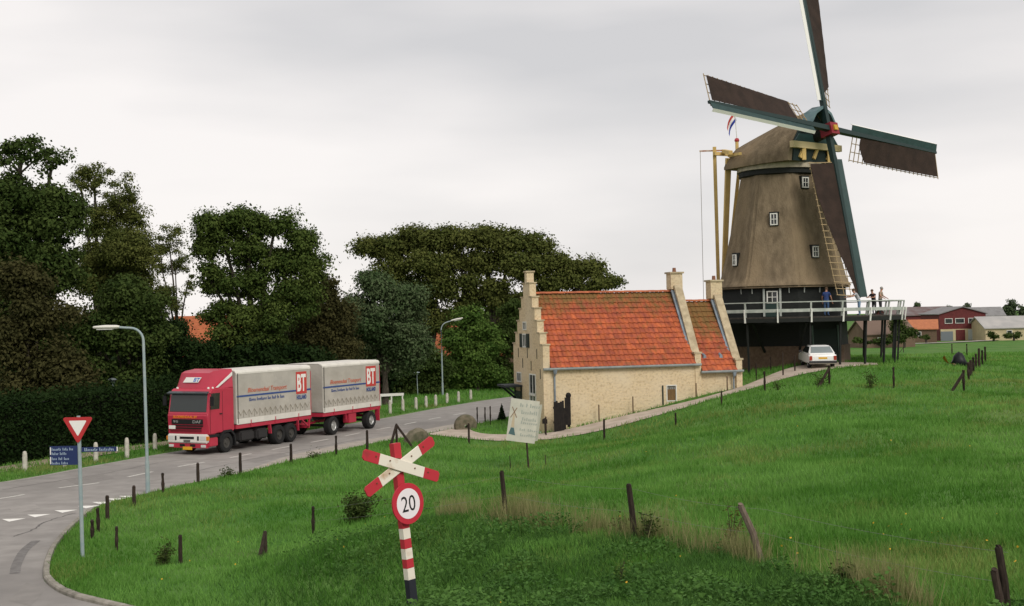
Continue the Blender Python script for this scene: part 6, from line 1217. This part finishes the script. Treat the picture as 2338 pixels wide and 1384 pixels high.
# ================================================================ GRASS
rng = np.random.default_rng(99)
HOUSEPOLY = np.array([(HC + HU * a + HV * b_)[:2] for a, b_ in ((-.2, -.1), (LT + .1, -.1), (LT + .1, HW + .1), (-.2, HW + .1))])
crest_px = [(560, 1262), (700, 1205), (770, 1180), (900, 1178), (1000, 1185), (1150, 1190), (1250, 1196), (1450, 1228), (1650, 1275), (1800, 1310), (1950, 1350), (2150, 1410)]
CW = np.array([ray(a, b_)[:] for a, b_ in crest_px])
def crest_y(x): return np.interp(x, CW[:, 0], CW[:, 1])
def bank_mask(x, y): return (y < crest_y(x) - .3 + 1.5 * (vnoise(x / .8, y / .8, 121) - .5) + .8 * (vnoise(x / .25, y / .25, 123) - .5)) & (x > CW[0, 0] - 1.0)
def scatter(n, d0, d1, p, px0=-220, px1=2560):
    u = rng.random(n)
    if abs(p - 1) < 1e-6: d = d0 * (d1 / d0) ** u
    else: d = (d0 ** (1 - p) + u * (d1 ** (1 - p) - d0 ** (1 - p))) ** (1 / (1 - p))
    x = (rng.uniform(px0, px1, n) - IW / 2) / FPX * d; return x, d
def keep(x, y):
    m = (road_dist(x, y) > .18) & ~inside(PATHPOLY, x, y) & ~inside(HOUSEPOLY, x, y) & (np.hypot(x - MC.x, y - MC.y) > 4.5)
    return m
def blades(name, x, y, h, wd, v, m, lean=.35, up=1.0, z0=-.02):
    yv = np.clip((vnoise(x / 1.9, y / 1.9, 111) * .55 + vnoise(x / 6.5, y / 6.5, 113) * .6 + rng.random(len(x)) * .35 - .90) * 1.7, 0, .7)
    n = len(x); z = H(x, y) + z0; a = rng.uniform(0, 2 * pi, n); l = rng.normal(0, lean, n) * h; l2 = rng.normal(0, lean, n) * h
    ca, sa = np.cos(a) * wd / 2, np.sin(a) * wd / 2; mz = z + h * .55
    co = np.stack([np.stack([x - ca, y - sa, z], 1), np.stack([x + ca, y + sa, z], 1), np.stack([x + l, y + l2, z + h], 1)], 1).reshape(-1, 3)
    o = npmesh(name, co, np.arange(n * 3), 3, m, None, {'v': np.repeat(v, 3), 'y': np.repeat(yv, 3)}); return o
M_BLADE = mat('grass_blade', (.070, .190, .026), .75, (.175, .350, .075), attr='v', transl=.3, spec=.05, attr2='y', colb=(.30, .29, .10)); M_BANKL = mat('bank_leaf', (.034, .098, .018), .75, (.105, .215, .046), attr='v', transl=.25, spec=.15); M_DRY = mat('dry_grass', (.15, .19, .06), .9, (.36, .32, .16), attr='v', transl=.3, spec=.05)
x, y = scatter(610000, 13, 150, 1.08, -450, 3150); m_ = keep(x, y); x, y = x[m_], y[m_]
tus = vnoise(x / .8, y / .8, 31) * .6 + vnoise(x / 2.7, y / 2.7, 33) * .4
h = (.05 + .12 * tus + .05 * rng.random(len(x))) * (1 + y / 130.0); wd = .012 + .00062 * y
v = np.clip((vnoise(x / 3.8, y / 2.6, 41) - .5) * .9 + (vnoise(x / .9, y / .9, 43) - .5) * .6 + rng.random(len(x)) * .4 + .28, 0, 1)
tag(blades('meadow_grass', x, y, h, wd, v, M_BLADE), 'short green meadow grass', 'grass', kind='stuff')
# taller grass on the edges: around kerb, road verges
x, y = scatter(60000, 27, 78, 1.0, -100, 1300); rd = road_dist(x, y); m_ = keep(x, y) & (rd < 1.4); x, y = x[m_], y[m_]
tag(blades('verge_grass', x, y, .10 + .16 * vnoise(x / .5, y / .5, 51) * rng.random(len(x)), .016 + .0007 * y, np.clip(rng.random(len(x)) * .8, 0, 1), M_BLADE), 'longer grass along the road edges', 'grass', kind='stuff')
# leafy cover on the near bank
x, y = scatter(150000, 12.5, 33, 1.0, 420, 2560); fade = sstep(560, 880, x / y * FPX + IW / 2); m_ = bank_mask(x, y) & (rng.random(len(x)) < fade) & (vnoise(x / 1.1, y / 1.1, 61) + .35 * vnoise(x / .35, y / .35, 63) > .66); x, y = x[m_], y[m_]
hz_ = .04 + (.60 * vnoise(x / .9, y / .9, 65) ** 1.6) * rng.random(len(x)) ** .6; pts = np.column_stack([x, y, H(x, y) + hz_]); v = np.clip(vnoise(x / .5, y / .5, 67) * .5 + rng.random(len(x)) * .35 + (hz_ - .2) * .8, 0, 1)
o = npmesh('nettle_cover', leaf_quads(pts, .075, rng, flat=.15, aspect=.62), np.arange(len(x) * 4), 4, M_BANKL, None, {'v': np.repeat(v, 4)}); tag(o, 'dark leafy nettle cover on the foreground bank', 'ground cover', kind='stuff')
x, y = scatter(130000, 12.5, 33, 1.0, 420, 2560); m_ = bank_mask(x, y) & (rng.random(len(x)) < sstep(420, 800, x / y * FPX + IW / 2)); x, y = x[m_], y[m_]
tag(blades('bank_grass', x, y, .12 + .30 * vnoise(x / .7, y / .7, 71) * rng.random(len(x)), .022, np.clip(rng.random(len(x)) * .6, 0, 1), M_BANKL, lean=.5), 'long rough grass on the foreground bank', 'grass', kind='stuff')
# dry stems along the crest
n = 26000; t = rng.random(n); xi = np.interp(t, np.linspace(0, 1, len(CW)), CW[:, 0]); yi = crest_y(xi) + rng.normal(.25, .55, n); dens = vnoise(xi / .9, yi / .5, 81) * .75 + vnoise(xi / .25, yi / .25, 83) * .25; m_ = (dens + .25 * rng.random(n) > .60) & keep(xi, yi) & (xi > CW[4, 0]); xi, yi = xi[m_], yi[m_]
tag(blades('dry_grass', xi, yi, .20 + .60 * rng.random(len(xi)) ** 1.5, .012, rng.random(len(xi)), M_DRY, lean=.22), 'dry yellow grass stems along the crest of the bank', 'grass', kind='stuff')
# hawkweed flowers
x, y = scatter(1500, 15, 60, 1.0, 250, 2400); m_ = keep(x, y) & (vnoise(x / 3, y / 3, 91) > .62); x, y = x[m_][:110], y[m_][:110]; pts = np.column_stack([x, y, H(x, y) + .14]); tag(npmesh('yellow_flowers', leaf_quads(pts, .045, rng, flat=0.05, aspect=1.0), np.arange(len(x) * 4), 4, mat('flower', (.62, .36, .03), .8)), 'scattered small yellow flowers in the meadow', 'flowers', kind='stuff')
